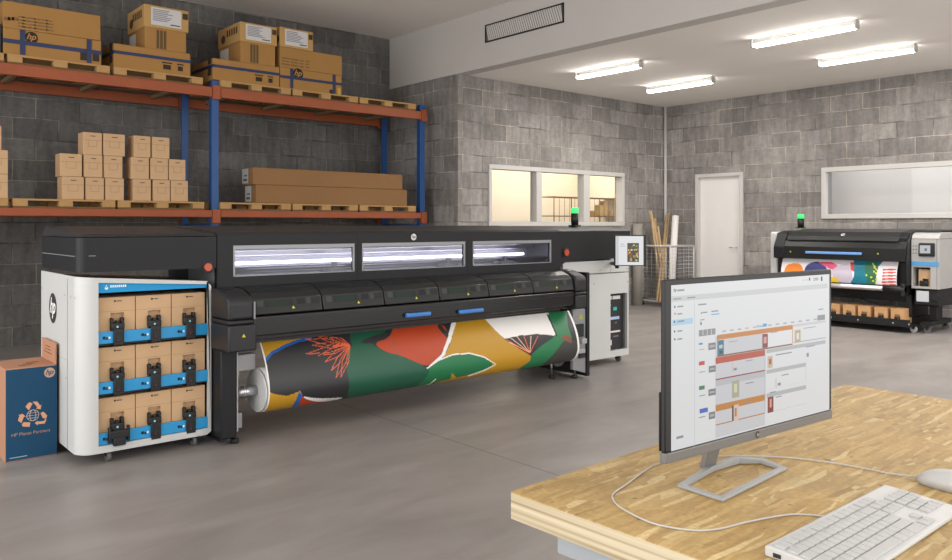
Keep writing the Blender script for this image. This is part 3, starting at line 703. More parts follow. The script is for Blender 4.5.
# end pods
def pod(x0, x1, yf, side):
    P = [(PY-.02, .845), (PY-.02, 1.035), (4.93, 1.03), (yf+.02, .985), (yf, .955), (yf, .845)]
    MB().prism(P, 'x', x0, x1, .018, 3).build('end_pod', M_dark2, pr)
    MB().box(x0, x1, yf+.001, PY-.02, .815, .842, .01).build('end_pod_band', M_dark2, pr)
    MB().box(x0, x1+(.02 if side < 0 else 0), yf, PY-.02, .64 if side < 0 else .69, .812, .014, 3).build('end_pod_skirt', M_dark2, pr)
pod(2.06, 2.232, 4.77, -1); pod(5.325, 5.47, 4.79, 1)
MB().box(2.228, 2.236, 4.762, 4.775, .845, .955).build('end_trim', M_grey, pr)
b = MB(); p = Yp(243.5, 336, 4.77); b.ink('#cfc63c').poly([(p.x, 4.766, p.z+.014), (p.x+.013, 4.766, p.z-.008), (p.x-.013, 4.766, p.z-.008)])
p = Yp(579.5, 273.5, 4.79); b.ink('#d8d8d8').quad((p.x-.01, 4.905, 1.0285), (p.x+.02, 4.905, 1.0285), (p.x+.02, 4.935, 1.034), (p.x-.01, 4.935, 1.034))
b.build('warning_label', M_print, pr)
# legs
MB().box(2.085, 2.195, 4.95, 5.75, .05, .637, .012).box(2.085, 2.13, 4.965, 5.6, .035, .05).build('leg', M_dark, pr)
MB().box(5.652, 5.695, 4.95, 5.7, .02, 1.0, .008).box(5.49, 5.605, 4.99, 5.6, .69, .98).build('leg', M_dark, pr)
MB().box(2.197, 2.205, 4.955, 5.5, .09, .637).build('leg_plate', M_lgrey, pr)
def foot(x, y, zt):
    MB().tube([(x, y, .031), (x, y, zt)], .009, 10).build('foot_rod', M_steel, pr)
    MB().tube([(x, y, 0), (x, y, .022), (x, y, .03)], .03, 16, r2=.022).build('levelling_foot', M_rubber, pr)
foot(2.21, 5.02, .14); foot(5.58, 5.04, .2); foot(5.40, 5.17, .22); foot(2.15, 5.6, .05)
MB().box(2.207, 2.25, 4.99, 5.05, .1, .2, .004).build('foot_bracket', M_grey, pr)
MB().prism([(5.475, .10), (5.65, .05), (5.65, .66), (5.475, .66)], 'y', 4.965, 5.0, .004, 1).build('roll_bracket', M_grey, pr)
MB().box(5.478, 5.6, 5.001, 5.25, .2, .60, .006).build('roll_bracket', M_grey, pr)
b = MB().ink('#26272a').box(5.50, 5.61, 4.95, 4.9645, .40, .52).box(5.55, 5.63, 4.95, 4.9645, .20, .27).ink('#b0a83c').poly([(5.585, 4.9635, .62), (5.615, 4.9635, .565), (5.555, 4.9635, .565)]); b.build('bracket_detail', M_print, pr)
MB().box(5.50, 5.60, 4.92, 4.962, .25, .29, .006).box(5.53, 5.6, 4.9, 4.949, .34, .39, .008).build('roll_latch', M_lgrey, pr)
MB().tube([(5.47, 5.17, .17), (5.51, 5.17, .17)], .065, 22).build('guide_wheel', mat('grey_wheel', '#8a8a8c', .4), pr)
# left roll brackets
MB().box(2.207, 2.36, 5.02, 5.1, .47, .58, .006).prism([(5.0, .44), (5.12, .44), (5.12, .60), (5.06, .62), (5.0, .5)], 'x', 2.207, 2.23).box(2.207, 2.212, 5.0, 5.25, .2, .62).build('roll_bracket', M_lgrey, pr)
MB().prism([(5.16, .12), (5.30, .2), (5.28, .45), (5.2, .46), (5.2, .25), (5.12, .2)], 'x', 2.25, 2.28, .004, 1).build('roll_cradle', M_lgrey, pr)
# ------------------------------------------------------------------ printed roll with its web
RX0, RX1, RY, RZ, RR = 2.37, 5.45, 5.015, .33, .15
rl = thing('printed_media_roll', 'roll of media printed with orange, green, ochre and black leaf shapes, under the big printer', 'media roll', ((RX0+RX1)/2, RY, RZ-RR))
def inpoly(x, y, P):
    c = False; j = len(P)-1
    for i in range(len(P)):
        xi, yi = P[i]; xj, yj = P[j]
        if (yi > y) != (yj > y) and x < (xj-xi)*(y-yi)/(yj-yi)+xi: c = not c
        j = i
    return c
def smoothp(P, it=2):
    for _ in range(it):
        Q = []
        for i in range(len(P)):
            a, c = P[i], P[(i+1) % len(P)]
            Q += [(a[0]*.75+c[0]*.25, a[1]*.75+c[1]*.25), (a[0]*.25+c[0]*.75, a[1]*.25+c[1]*.75)]
        P = Q
    return P
def stroke(pts, w):
    L_, R_ = [], []
    for i, p in enumerate(pts):
        a = pts[max(i-1, 0)]; c = pts[min(i+1, len(pts)-1)]
        dx, dy = c[0]-a[0], c[1]-a[1]; l = math.hypot(dx, dy) or 1
        ww = w if isinstance(w, (int, float)) else w[i]
        L_.append((p[0]-dy/l*ww/2, p[1]+dx/l*ww/2)); R_.append((p[0]+dy/l*ww/2, p[1]-dx/l*ww/2))
    return L_+R_[::-1]
BLK, GRN, GR2, OCH, RED, WHT, BLU, ORL = '#28282a', '#17533c', '#1e7246', '#b98a1c', '#b23f18', '#e9e6e2', '#1d5aa8', '#dd6238'
ART = [(OCH, [(240, 330), (310, 330), (309, 339), (292, 344), (276, 350), (266, 358), (262, 366), (240, 366)], 0),
       (BLU, stroke([(312, 338), (298, 341), (285, 346), (272, 353), (264, 362)], 3), 0),
       (OCH, [(240, 392), (266, 391), (275, 394), (287, 396), (300, 391), (303, 396), (296, 420), (240, 425)], 0),
       (BLU, [(299, 392), (303, 395), (300, 403), (294, 410), (290, 410), (296, 400)], 0),
       (RED, [(302, 396), (312, 402), (334, 400), (320, 412), (292, 414), (299, 404)], 0),
       (WHT, [(302, 396), (312, 398), (328, 398.5), (346, 397), (334, 401), (318, 402), (308, 400)], 1),
       (GRN, [(349, 330), (390, 325), (384, 333), (366, 340), (352, 346)], 0),
       (GRN, [(346, 352), (352, 345), (360, 342), (372, 343), (384, 352), (400, 355), (418, 362), (430, 371), (420, 384), (400, 400), (346, 410), (347, 396), (350, 386), (347, 370)], 1),
       (BLK, [(358, 343), (372, 336), (390, 331), (394, 334), (384, 340), (372, 344)], 1),
       (RED, [(373, 343), (390, 338), (394, 325), (443, 322), (448, 334), (446, 346), (438, 358), (428, 367), (416, 362), (400, 355), (385, 352)], 1),
       ('#9c4a3a', stroke([(389, 338), (393, 346), (396, 353)], 1.6), 0),
       (OCH, [(456, 318), (484, 316), (497, 331), (510, 340), (520, 347), (531, 356), (530, 362), (520, 372), (470, 384), (430, 392), (440, 370), (444, 357), (451, 342)], 0),
       (BLK, [(438, 322), (449, 334), (447, 338), (438, 328)], 0),
       (WHT, stroke([(455, 316), (453, 326), (449, 340), (443, 355), (428, 368)], [4.5, 4.2, 3.8, 3.2, 1.5]), 0),
       (GR2, [(424, 372), (437, 361), (453, 354.5), (470, 353.5), (484, 357), (495, 364), (484, 370), (465, 376), (440, 381), (415, 390), (405, 395), (412, 384)], 1),
       (GRN, [(412, 384), (424, 372), (428, 368), (430, 371), (424, 380), (405, 395), (395, 398)], 0),
       (WHT, stroke([(427, 368.5), (438, 360.5), (453, 354.5), (470, 353.3), (484, 357), (496, 364.5), (484, 370.5), (468, 376)], 1.3), 0),
       (WHT, stroke([(436, 379), (430, 384), (420, 387)], 1.0), 0),
       (OCH, [(450, 381), (452, 373), (457, 378), (466, 377), (460, 384)], 0),
       (WHT, [(482, 316), (548, 308), (549, 318), (557, 336), (545, 334.5), (520, 335.5), (505, 339), (496, 331)], 0),
       (BLK, [(504, 339), (520, 335.5), (538, 334), (558, 337), (546, 345), (536, 350), (531, 356), (518, 348)], 0),
       (GR2, [(547, 308), (566, 308), (568, 326), (572, 338), (564, 345), (556, 352), (546, 362), (535, 372), (515, 372), (530, 361), (532, 354), (541, 346), (553, 338), (556, 333), (551, 322)], 0),
       ('#3a3a37', [(570, 338), (580, 344), (580, 372), (535, 375), (548, 361), (557, 350), (563, 342)], 0),
       ('#7b4a34', [(560, 338), (566, 334), (570, 336), (573, 344), (566, 341)], 1),
       (BLK, stroke([(547, 314), (551, 322), (557, 336)], 1.6), 0)]
for (tx, ty) in ((305, 339), (318, 336.5), (330, 337), (306, 354), (318, 356), (325, 362), (331, 371), (336, 378), (341, 377), (312, 345)):
    mx, my = (tx+350)/2, (ty+345)/2; ux, uy = (ty-345), -(tx-350); l = math.hypot(ux, uy) or 1; ux, uy = ux/l*3.2, uy/l*3.2
    ART.append((ORL, stroke([(350, 345), (mx+ux, my+uy), (tx, ty)], .65), 0)); ART.append((ORL, stroke([(350, 345), (mx-ux, my-uy), (tx, ty)], .65), 0))
for (tx, ty) in ((506, 339.5), (511, 338), (517, 336.5), (524, 336), (531, 336), (538, 336), (509, 342), (514, 345)):
    ART.append(('#e2b9a0' if tx % 2 else ORL, stroke([(530, 353), (tx, ty)], .7), 0))
ART = [(lin(c), smoothp(P) if s_ else P) for c, P, s_ in ART]
ART = [(c, P, min(p[0] for p in P), max(p[0] for p in P), min(p[1] for p in P), max(p[1] for p in P)) for c, P in ART]
BASE = lin(BLK)
def art(px, py):
    col = BASE
    for c, P, a0, a1, b0, b1 in ART:
        if a0 <= px <= a1 and b0 <= py <= b1 and inpoly(px, py, P): col = c
    return col
def web_mesh(curve, x0, x1, nx, artf, margin=None, yaxis=False):
    me_v, me_f, cols = [], [], []
    nv = len(curve)
    for i in range(nx+1):
        x = x0+(x1-x0)*i/nx
        for (yy, zz) in curve: me_v.append((yy, x, zz) if yaxis else (x, yy, zz))
    for i in range(nx):
        for j in range(nv-1):
            a = i*nv+j; me_f.append((a, a+1, a+nv+1, a+nv))
            x = x0+(x1-x0)*(i+.5)/nx; yy = (curve[j][0]+curve[j+1][0])/2; zz = (curve[j][1]+curve[j+1][1])/2
            cols.append(artf(*(proj(yy, x, zz) if yaxis else proj(x, yy, zz)), i/nx))
    return me_v, me_f, cols
def web_obj(name, data, parent, m):
    v, f, cols = data; off = wloc(parent)
    me = bpy.data.meshes.new(name); me.from_pydata([(a-off.x, b_-off.y, c-off.z) for a, b_, c in v], [], f)
    at = me.color_attributes.new('ink', 'FLOAT_COLOR', 'CORNER')
    buf = []
    for c in cols: buf += list(c)*4
    at.data.foreach_set('color', buf)
    me.polygons.foreach_set('use_smooth', [True]*len(f)); me.materials.append(m); me.update()
    o = bpy.data.objects.new(name, me); C.objects.link(o); o.parent = parent; return o
curve = []
for k in range(60):                         # web: from the dryer exit down to the front tangent of the roll
    t = k/60; z = .652+(RZ-.652)*t; y = 4.995+(RY-RR-.002-4.995)*(1-(1-t)**1.8); curve.append((y, z))
for k in range(80):
    a = math.pi+math.pi*1.15*k/79; curve.append((RY+(RR+.002)*math.cos(a), RZ+(RR+.002)*math.sin(a)))
wf = lambda px, py, u: lin(WHT) if u > .9915 or u < .003 else art(px, py)
web_obj('printed_web', web_mesh(curve, RX0+.006, RX1, 620, wf), rl, M_media)
MB().tube([(RX0+.008, RY, RZ), (RX1-.002, RY, RZ)], RR-.002, 64).build('roll_core', M_paper, rl)
MB().tube([(RX0-.012, RY, RZ), (RX0+.004, RY, RZ)], RR-.004, 56).build('end_flange', M_wplast, rl)
MB().tube([(RX1+.001, RY, RZ), (RX1+.012, RY, RZ)], RR*.8, 40).build('end_flange', M_wplast, rl)
MB().tube([(2.215, RY, RZ), (RX0-.013, RY, RZ)], .034, 20).tube([(2.26, RY, RZ), (2.275, RY, RZ)], .04, 20).build('spindle', M_steel, rl)
# ------------------------------------------------------------------ ink cabinet on casters
ic = thing('ink_cabinet', 'white ink supply cabinet on casters at the left end of the big printer', 'cabinet', (1.66, 5.5, 0))
IX0, IX1, IY, IYB = 1.265, 2.075, 5.08, 6.0
def ztop(x): return 1.132-(x-1.35)*.075
nx0, nx1 = Yp(98.5, 300, IY).x, Yp(208.6, 300, IY).x
# shell: outline with rounded front left corner, sloping top edge
P = rrect(IX0, IX1, IY+.0, IYB, .10, n=18)
b = MB()
def ring(P, z): return [b.bm.verts.new((p[0], p[1], (min(ztop(p[0]), 1.14) if z == 't' else z))) for p in P]
# side and corner (outer wall), left
out = P[:-3]+[(nx0, IY)]
wl = [(p[0], p[1]) for p in out]
def wall_strip(pts, zb, b, th=.02):
    pass
outl = [(IX0, IYB)]+[(p[0], p[1]) for p in out]
inl = []
for p in outl:
    if p[1] >= IY+.10: inl.append((IX0+.012, p[1]))
    elif p[0] >= IX0+.10: inl.append((p[0], IY+.012))
    else:
        ax, ay = p[0]-(IX0+.10), p[1]-(IY+.10); l = math.hypot(ax, ay); inl.append((IX0+.10+ax*(1-.012/l), IY+.10+ay*(1-.012/l)))
ob, ot, ib_, it_ = ring(outl, .07), ring(outl, 't'), ring(inl, .07), ring(inl, 't')
for i in range(len(ob)-1):
    for q_ in ((ob[i], ob[i+1], ot[i+1], ot[i]), (ib_[i+1], ib_[i], it_[i], it_[i+1]), (ot[i], ot[i+1], it_[i+1], it_[i]), (ob[i+1], ob[i], ib_[i], ib_[i+1])): b.bm.faces.new(q_)
for i in (0, -1): b.bm.faces.new((ob[i], ot[i], it_[i], ib_[i]))
bmesh.ops.recalc_face_normals(b.bm, faces=b.bm.faces)
for v in (ob, ot, ib_, it_): pass
b.build('side_panel', M_powder, ic)
oz0_, ozt = .112, 1.104
b = MB()
b.prism([(nx0, .07), (IX1-.03, .07), (IX1, .09), (IX1, .112), (nx0, .112)], 'y', IY, IY+.03)
b.prism([(nx1, .1125), (IX1, .1125), (IX1, ztop(IX1)-.03), (IX1-.03, ztop(IX1)), (nx1, ztop(nx1))], 'y', IY, IY+.03)
b.prism([(nx0, ztop(nx0)-.03), (nx1, ztop(nx1)-.02), (nx1, ztop(nx1)), (nx0, ztop(nx0))], 'y', IY, IY+.03)
b.build('front_frame', M_powder, ic)
b = MB().box(IX0+.02, IX1-.02, IY+.3, IY+.31, .1, 1.0).box(IX0+.02, IX1-.02, IY+.04, IYB-.02, .072, .085).box(nx1+.001, IX1-.005, IY+.03, IYB-.02, .1, 1.04).box(IX0+.02, IX1-.02, IYB-.03, IYB-.01, .1, 1.05)
b.build('inner_carcass', M_black, ic)
MB().prism([(IX0+.03, 1.04), (IX1-.03, 1.04), (IX1-.03, ztop(IX1)-.004), (IX0+.03, 1.12)], 'y', IY+.032, IYB-.01).build('top_panel', M_lgrey, ic)
b = MB().ink('#1f8ec6').prism([(nx0, 1.037), (nx1, 1.037), (nx1, ztop(nx1)-.022), (nx0, ztop(nx0)-.032)], 'y', IY+.012, IY+.03)
p = Yp(107, 287.5, IY); b.ink('#dff0f8').disc((p.x, IY+.0105, p.z-.004), EX, EZ, .010, .010, 12).poly([(p.x-.008, IY+.0105, p.z), (p.x+.008, IY+.0105, p.z), (p.x, IY+.0105, p.z+.016)])
for k in range(8): b.box(p.x+.022+k*.012, p.x+.030+k*.012, IY+.0095, IY+.0115, p.z-.002, p.z+.012)
b.build('blue_header', M_print, ic)
for k, z in enumerate((.727, .422, .114)):
    s_ = MB().box(nx0+.001, nx1-.001, IY+.012, IY+.03, z, z+.072, .003).build('shelf_front', M_cyan, ic)
    MB().box(nx0, nx1, IY+.031, IY+.29, z-.012, z+.008).build('shelf_board', M_black, ic)
    b = MB()
    for j in range(3):
        x = nx0+(nx1-nx0)/3*(j+.12); b.ink('#12202c').box(x, x+.016, IY+.0100, IY+.0118, z+.028, z+.045).box(x+.019, x+.028, IY+.0100, IY+.0118, z+.025, z+.04).ink('#e8eef0').box(x+.034, x+.044, IY+.0100, IY+.0118, z+.03, z+.042)
    b.build('shelf_marks', M_print, s_)
for x, y in ((1.45, 5.14), (1.98, 5.14), (1.45, 5.85), (1.98, 5.85)): caster(ic, x, y, .033)
b = MB(); p = Xp(53, 308, IX0)
logo(b, (IX0-.0015, p.y, p.z), -EY, EZ, .098, '#232427', '#dfe0de', Vector((-1, 0, 0)))
b.build('side_emblem', M_print, ic)
b = MB().ink('#3c3c3e')
for px, py in ((42, 288), (65, 295), (71, 297), (75, 298), (66, 378)): p = Xp(px, py, IX0); b.disc((IX0-.0015, p.y, p.z), -EY, EZ, .005, n=8)
p = Xp(67.5, 300, IX0); b.box(IX0-.0012, IX0-.0002, p.y-.0015, p.y+.0015, .075, 1.12); p = Xp(57, 355, IX0); b.ink('#9c9c9c').box(IX0-.0012, IX0-.0002, p.y-.25, p.y+.3, p.z-.001, p.z+.001)
b.build('side_fittings', M_print, ic)
# nine ink boxes
bw = (nx1-nx0-.01)/3
def ink_box_proto():
    t = thing('ink_box', '', 'ink box', (0, 0, 0), 'ink boxes in the white cabinet')
    w = bw-.006
    MB().box(-w/2, -.036, 0, .24, 0, .268).box(.044, w/2, 0, .24, 0, .268).box(-.036, .044, 0, .24, .172, .268).box(-.036, .044, .03, .24, 0, .172).build('carton', M_card, t)
    MB().ink('#9a7552').box(-w/2+.002, w/2-.002, -.001, -.0002, .182, .1835).build('tear_line', M_print, t)
    k = MB().box(-.030, .032, -.048, -.034, -.025, .08, .005).box(-.030, .032, -.04, .028, .066, .08, .004).box(-.041, .038, -.040, .02, .068, .114, .008).box(-.041, -.022, -.03, .01, .105, .142, .005).box(.018, .038, -.03, .01, .105, .142, .005).box(-.012, .012, -.026, 0, .108, .125, .004).box(-.016, .016, -.054, -.047, .0, .05, .003).build('connector', M_black, t)
    MB().ink('#8fc6cf').disc((-.006, -.0405, .09), EX, EZ, .007, n=10).ink('#5c2020').box(-.012, .0, -.0548, -.0541, .004, .016).build('connector_mark', M_print, k)
    return t
ibp = ink_box_proto(); first = True
rows = ('top', 'middle', 'bottom'); colsn = ('left', 'centre', 'right')
dots = [['#1b1b1b', '#7fb2d8', '#c46a6a'], ['#b08a5c', '#9c8a78', '#c46a5c'], ['#a8896a', '#a8896a', '#a0805c']]
for r_, z in enumerate((.736, .431, .123)):
    for c_ in range(3):
        x = nx0+.005+bw*(c_+.5); lb = 'cardboard ink box with black connector, %s row, %s column of the white cabinet' % (rows[r_], colsn[c_])
        loc = (x, IY+.045, z)
        if first: ibp.location = loc; ibp['label'] = lb; o = ibp; first = False
        else: o = dup(ibp, loc, lb)
        b = MB().ink(dots[r_][c_]).disc((x-.01, IY+.0440, z+.245), EX, EZ, .006, n=10).box(x, x+.03, IY+.0435, IY+.0445, z+.242, z+.247); b.build('colour_mark', M_print, o)
        if (r_, c_) == (2, 0):
            MB().box(x-.062, x+.062, IY-.02, IY+.010, z+.02, z+.075, .01).box(x-.036, x+.036, IY-.026, IY+.010, z-.02, z+.03, .006).box(x-.062, x-.046, IY-.018, IY+.010, z+.0, z+.095, .004).box(x+.046, x+.062, IY-.018, IY+.010, z+.0, z+.095, .004).build('twin_connector', M_black, o)
# ------------------------------------------------------------------ blue and brown carton on the floor
bxx1 = 1.248; bY = 5.50; bx0_ = Yp(5, 400, bY).x; bz = Yp(30, 367, bY).z; bD = .38
bt = thing('recycling_box', 'teal and brown carton with a recycling symbol, left of the white cabinet', 'cardboard box', ((bx0_+bxx1)/2, bY+bD/2, 0))
MB().box(bx0_, bxx1, bY, bY+bD, 0, bz, .004).build('carton', M_cardp, bt)
MB().box(bxx1-.008, bxx1, bY+.003, bY+bD-.02, bz+.0005, Xp(56.5, 343, bxx1).z, .001).build('flap', M_cardp, bt)
b = MB().ink('#013f60').box(bx0_+.004, bxx1, bY-.0015, bY-.0002, .006, bz-.006)
p = Yp(49.5, 372.5, bY); logo(b, (p.x, bY-.0025, p.z), EX, EZ, .031, '#c29a80', '#0d5a82')
b.ink('#d39a76')
for P in ([(178, 187), (203, 156), (228, 163), (202, 213)], [(228, 151), (262, 151), (280, 178), (290, 172), (284, 205), (252, 200), (261, 190), (244, 170)], [(283, 232), (305, 221), (331, 250), (322, 270), (300, 266)],
          [(243, 301), (264, 284), (264, 291), (306, 287), (322, 268), (324, 282), (312, 305), (264, 309), (264, 318)], [(165, 295), (212, 297), (208, 328), (160, 326), (152, 312)], [(125, 284), (137, 250), (128, 246), (158, 236), (182, 258), (168, 256), (150, 302)]):
    b.poly([Yp(x_/7, 380+y_/7, bY-.0025) for x_, y_ in P[::-1]])
b.ink('#c9b7a8'); gc = Yp(230/7, 380+247/7, bY-.002)
for rx in (.034, .017): b.tube([(gc.x+rx*math.cos(t_*math.pi/8), bY-.002, gc.z+.034*math.sin(t_*math.pi/8)) for t_ in range(16)], .0016, 5, closed=True)
for dz in (-.016, 0, .016): b.tube([(gc.x-.031, bY-.002, gc.z+dz), (gc.x+.031, bY-.002, gc.z+dz)], .0014, 5)
p = Yp(31, 432.5, bY); b.ink('#b08a72').text('HP Planet Partners', (p.x, bY-.0025, p.z), EX, EZ, .028)
p = Yp(18, 457, bY); b.ink('#8fb0bd').box(p.x-.045, p.x+.05, bY-.0022, bY-.0016, .022, .027)
b.build('front_print', M_print, bt)
b = MB().ink('#5d3a2a'); 
for k in range(3): b.box(bx0_+.09+k*.03, bx0_+.1+k*.03+.06, bY+.08+k*.05, bY+.095+k*.05, bz+.0003, bz+.0015)
b.ink('#6b4636')
for k in range(3): b.box(bxx1-.0092, bxx1-.0083, bY+.1+.02*k, bY+.3-.02*k, bz+.05+k*.02, bz+.055+k*.02)
b.build('top_print', M_print, bt)
# ------------------------------------------------------------------ operator screen on the printer
def frame_at(px, py, d):
    a = (px-CX)/F*d; return Vector((cc*d+ss*a, ss*d-cc*a, H+(HY-py)/F*d))
od = 7.75; o0 = frame_at(630.3, 250.5, od); ou = Vector((ss, -cc, 0)).normalized(); rot = Matrix.Rotation(-.05, 3, 'Z'); ou = rot @ ou; on = Vector((ou.y, -ou.x, 0))
def plate(b, o, u, n, x0, x1, z0, z1, t0, t1, bev=0):
    """box spanned by u (width), z (height), n (toward viewer) around o"""
    r = bmesh.ops.create_cube(b.bm, size=1)['verts']
    for v in r:
        l = v.co.copy(); v.co = o+u*((x0+x1)/2+l.x*(x1-x0))+EZ*((z0+z1)/2+l.z*(z1-z0))+n*((t0+t1)/2+l.y*(t1-t0))
    fs = list({f for v in r for f in v.link_faces}); b._paint(fs); bmesh.ops.recalc_face_normals(b.bm, faces=fs)
    if bev: b._bev(list({e for v in r for e in v.link_edges}), bev)
    return b
k_ = od/F
op = plate(MB(), o0, ou, on, -16*k_, 15.8*k_, -15.5*k_, 15.5*k_, -.03, 0, .006).build('operator_display', M_black, pr)
b = MB(); b.ink('#e9eaea'); plate(b, o0, ou, on, -14.6*k_, 13*k_, -14.6*k_, 14.4*k_, .0005, .0015)
def fq(x0, x1, z0, z1, c, t=.002): b.ink(c); plate(b, o0, ou, on, x0*k_, x1*k_, z0*k_, z1*k_, t, t+.0005)
fq(-14.5, -11.5, -14.5, 14.2, '#cfd1d3'); fq(-10, -5, 4, 4.6, '#9ab0c8'); fq(-10, -6, 6, 6.6, '#a8a8a8')
fq(-3, 8.5, -11.5, 7.5, '#3a3420')
random.seed(3)
for i in range(46):
    x = random.uniform(-3, 6.6); z = random.uniform(-11.4, 6); fq(x, x+random.uniform(1, 2), z, z+random.uniform(1, 2), random.choice(['#d9a21c', '#6c8c1e', '#c4361e', '#e8dcc0', '#2c4a1c', '#e0c030', '#8c4a1c', '#1c1c14']), .0025+i*.00005)
b.build('screen', M_screen, op)
mount = frame_at(617, 268, od+.05)
MB().tube([(mount.x, mount.y, 1.02), (mount.x, mount.y, 1.16)], .02, 10).tube([(mount.x, mount.y, 1.05), (6.45, 5.305, 1.05)], .018, 10).build('display_arm', M_black, pr)

# ================================================================== CORNER: cage, sticks, rolls
cg = thing('wire_cage', 'white wire storage cage holding timber strips in the far corner', 'wire cage', (11.95, 8.55, 0))
gx0, gx1, gy0, gy1, gh = 11.62, 12.33, 8.25, 8.85, 1.07
b = MB()
for x in (gx0, gx1):
    for y in (gy0, gy1): b.tube([(x, y, .06), (x, y, gh)], .016, 8)
for z in (.08, gh): 
    b.tube([(gx0, gy0, z), (gx1, gy0, z), (gx1, gy1, z), (gx0, gy1, z)], .02, 8, closed=True)
b.build('cage_frame', M_white, cg)
b = MB()
for i in range(1, 15):
    z = .08+i*(gh-.08)/15
    b.tube([(gx0, gy0, z), (gx1, gy0, z)], .004, 4).tube([(gx0, gy0, z), (gx0, gy1, z)], .004, 4).tube([(gx1, gy0, z), (gx1, gy1, z)], .004, 4)
for i in range(1, 9):
    x = gx0+i*(gx1-gx0)/9; b.tube([(x, gy0, .08), (x, gy0, gh)], .003, 4)
for i in range(1, 6):
    y = gy0+i*(gy1-gy0)/6; b.tube([(gx0, y, .08), (gx0, y, gh)], .003, 4).tube([(gx1, y, .08), (gx1, y, gh)], .003, 4)
for i in range(1, 7): y = gy0+i*(gy1-gy0)/7; b.tube([(gx0, y, .08), (gx1, y, .08)], .004, 4)
b.build('wire_mesh', M_steel, cg)
for x in (gx0, gx1):
    for y in (gy0, gy1): caster(cg, x, y, .03, M_rubber, .062)
def strip(px0, py0, y0, px1, y1, z1, r, label, nm='timber_strip', m=M_stick, cat='timber', grp='timber strips in the corner cage'):
    A = Yp(px0, py0, y0); Bp = Yp(px1, 300, y1); B_ = Vector((Bp.x, y1, z1))
    b = MB().tube([A, B_], r, 4 if m == M_stick else 18); tag(b.build(nm, m), label, cat, grp)
st = [(658, 226, 8.60, 668.5, 8.4, 'pale timber strip leaning at the front of the corner cage'), (655, 218, 8.82, 660, 8.7, 'upright timber strip at the back of the corner cage'), (650, 211, 8.74, 669, 8.5, 'leftmost long timber strip leaning in the corner cage'), (651.5, 214, 8.70, 662, 8.55, 'timber strip leaning steeply, second from left in the corner cage'),
      (654, 222, 8.66, 667, 8.45, 'thin timber strip leaning third from left in the corner cage'), (657, 232, 8.72, 664, 8.62, 'short timber strip behind the leaning ones in the corner cage'),
      (667, 215, 8.78, 657, 8.40, 'timber strip leaning the other way next to the white pipe'), (669, 213, 8.81, 660, 8.33, 'timber strip leaning left beside the white paper roll')]
for i, (a, c, y0, p1, y1, lb) in enumerate(st): strip(a, c, y0, p1, y1, .1, (.018, .022, .032, .026, .02, .026, .026, .026)[i], lb)
strip(675.5, 216, 8.52, 670.5, 8.38, .1, .06, 'white paper roll standing in the corner wire cage', 'paper_roll', M_paper, 'paper roll', None)
rp = Yp(638, 300, 8.85).x
tag(MB().tube([(rp, 8.86, .0), (rp, 8.86, 1.46)], .09, 20).build('paper_roll', mat('off_white_roll', '#8f8a82', .8)), 'off-white roll standing against the block wall left of the cage', 'paper roll')
# ================================================================== OFFICE SHELF
sh = thing('wire_shelf', 'tall brown metal shelf unit seen through the office windows', 'shelf', (10.6, 10.3, 0))
sx0, sx1, sy0, sy1 = Yp(554, 200, 10.2).x, Yp(640, 200, 10.2).x, 10.2, 10.55
b = MB()
for x in [sx0+(sx1-sx0)*i/3 for i in range(4)]:
    for y in (sy0, sy1): b.tube([(x, y, 0), (x, y, 1.99)], .011, 6)
b.build('shelf_post', M_shelfw, sh)
for z in (.4, .9, 1.26, 1.62, 1.98): MB().box(sx0, sx1, sy0, sy1, z-.012, z+.004).build('shelf_board', M_shelfw, sh)
b = MB()
for i in range(1, 18):
    x = sx0+(sx1-sx0)*i/18; b.tube([(x, sy0, 1.26), (x, sy0, 1.98)], .0045, 5)
b.build('shelf_wire', M_shelfw, sh)
items = [(593.5, .05, .1, '#c9a46a', 'small tan container'), (600, .06, .22, '#d8c08a', 'tall beige carton'), (604, .05, .30, '#d6b982', 'tallest beige carton'), (612, .07, .12, '#dcc89a', 'wide beige carton')]
for px, w, h, c, lb in items:
    x = Yp(px, 200, sy0+.1).x
    tag(MB().box(x-w, x+w, sy0+.05, sy0+.2, 1.625, 1.625+h, .006).build('storage_box', mat('storage_'+c, c, .7)), lb+' on the office shelf behind the window', 'box', 'boxes on the office shelf')
x = Yp(595, 220, 9.6).x
pt = thing('pottery_bowl', 'terracotta red bowl showing just above the printer in the right office pane', 'bowl', (x, 9.6, 0))
# it stands on a side table inside the office
zt_ = Yp(595, 226, 9.6).z
MB().tube([(x, 9.6, zt_), (x, 9.6, zt_+.045)], .09, 20, r2=.12).build('bowl', M_terr, pt)
MB().tube([(x, 9.6, zt_+.046), (x, 9.6, zt_+.062)], .127, 20).build('rim', M_terr, pt)
pt.location.z = 0
tb = thing('side_table', 'small cream table in the office, mostly hidden behind the big printer', 'table', (x, 9.6, 0))
MB().box(x-.4, x+.4, 9.35, 9.85, zt_-.03, zt_, .004).build('tabletop', M_cream, tb)
for dx in (-.36, .36):
    for dy in (-.2, .2): MB().box(x+dx-.02, x+dx+.02, 9.6+dy-.02, 9.6+dy+.02, 0, zt_-.031).build('leg', M_cream, tb)

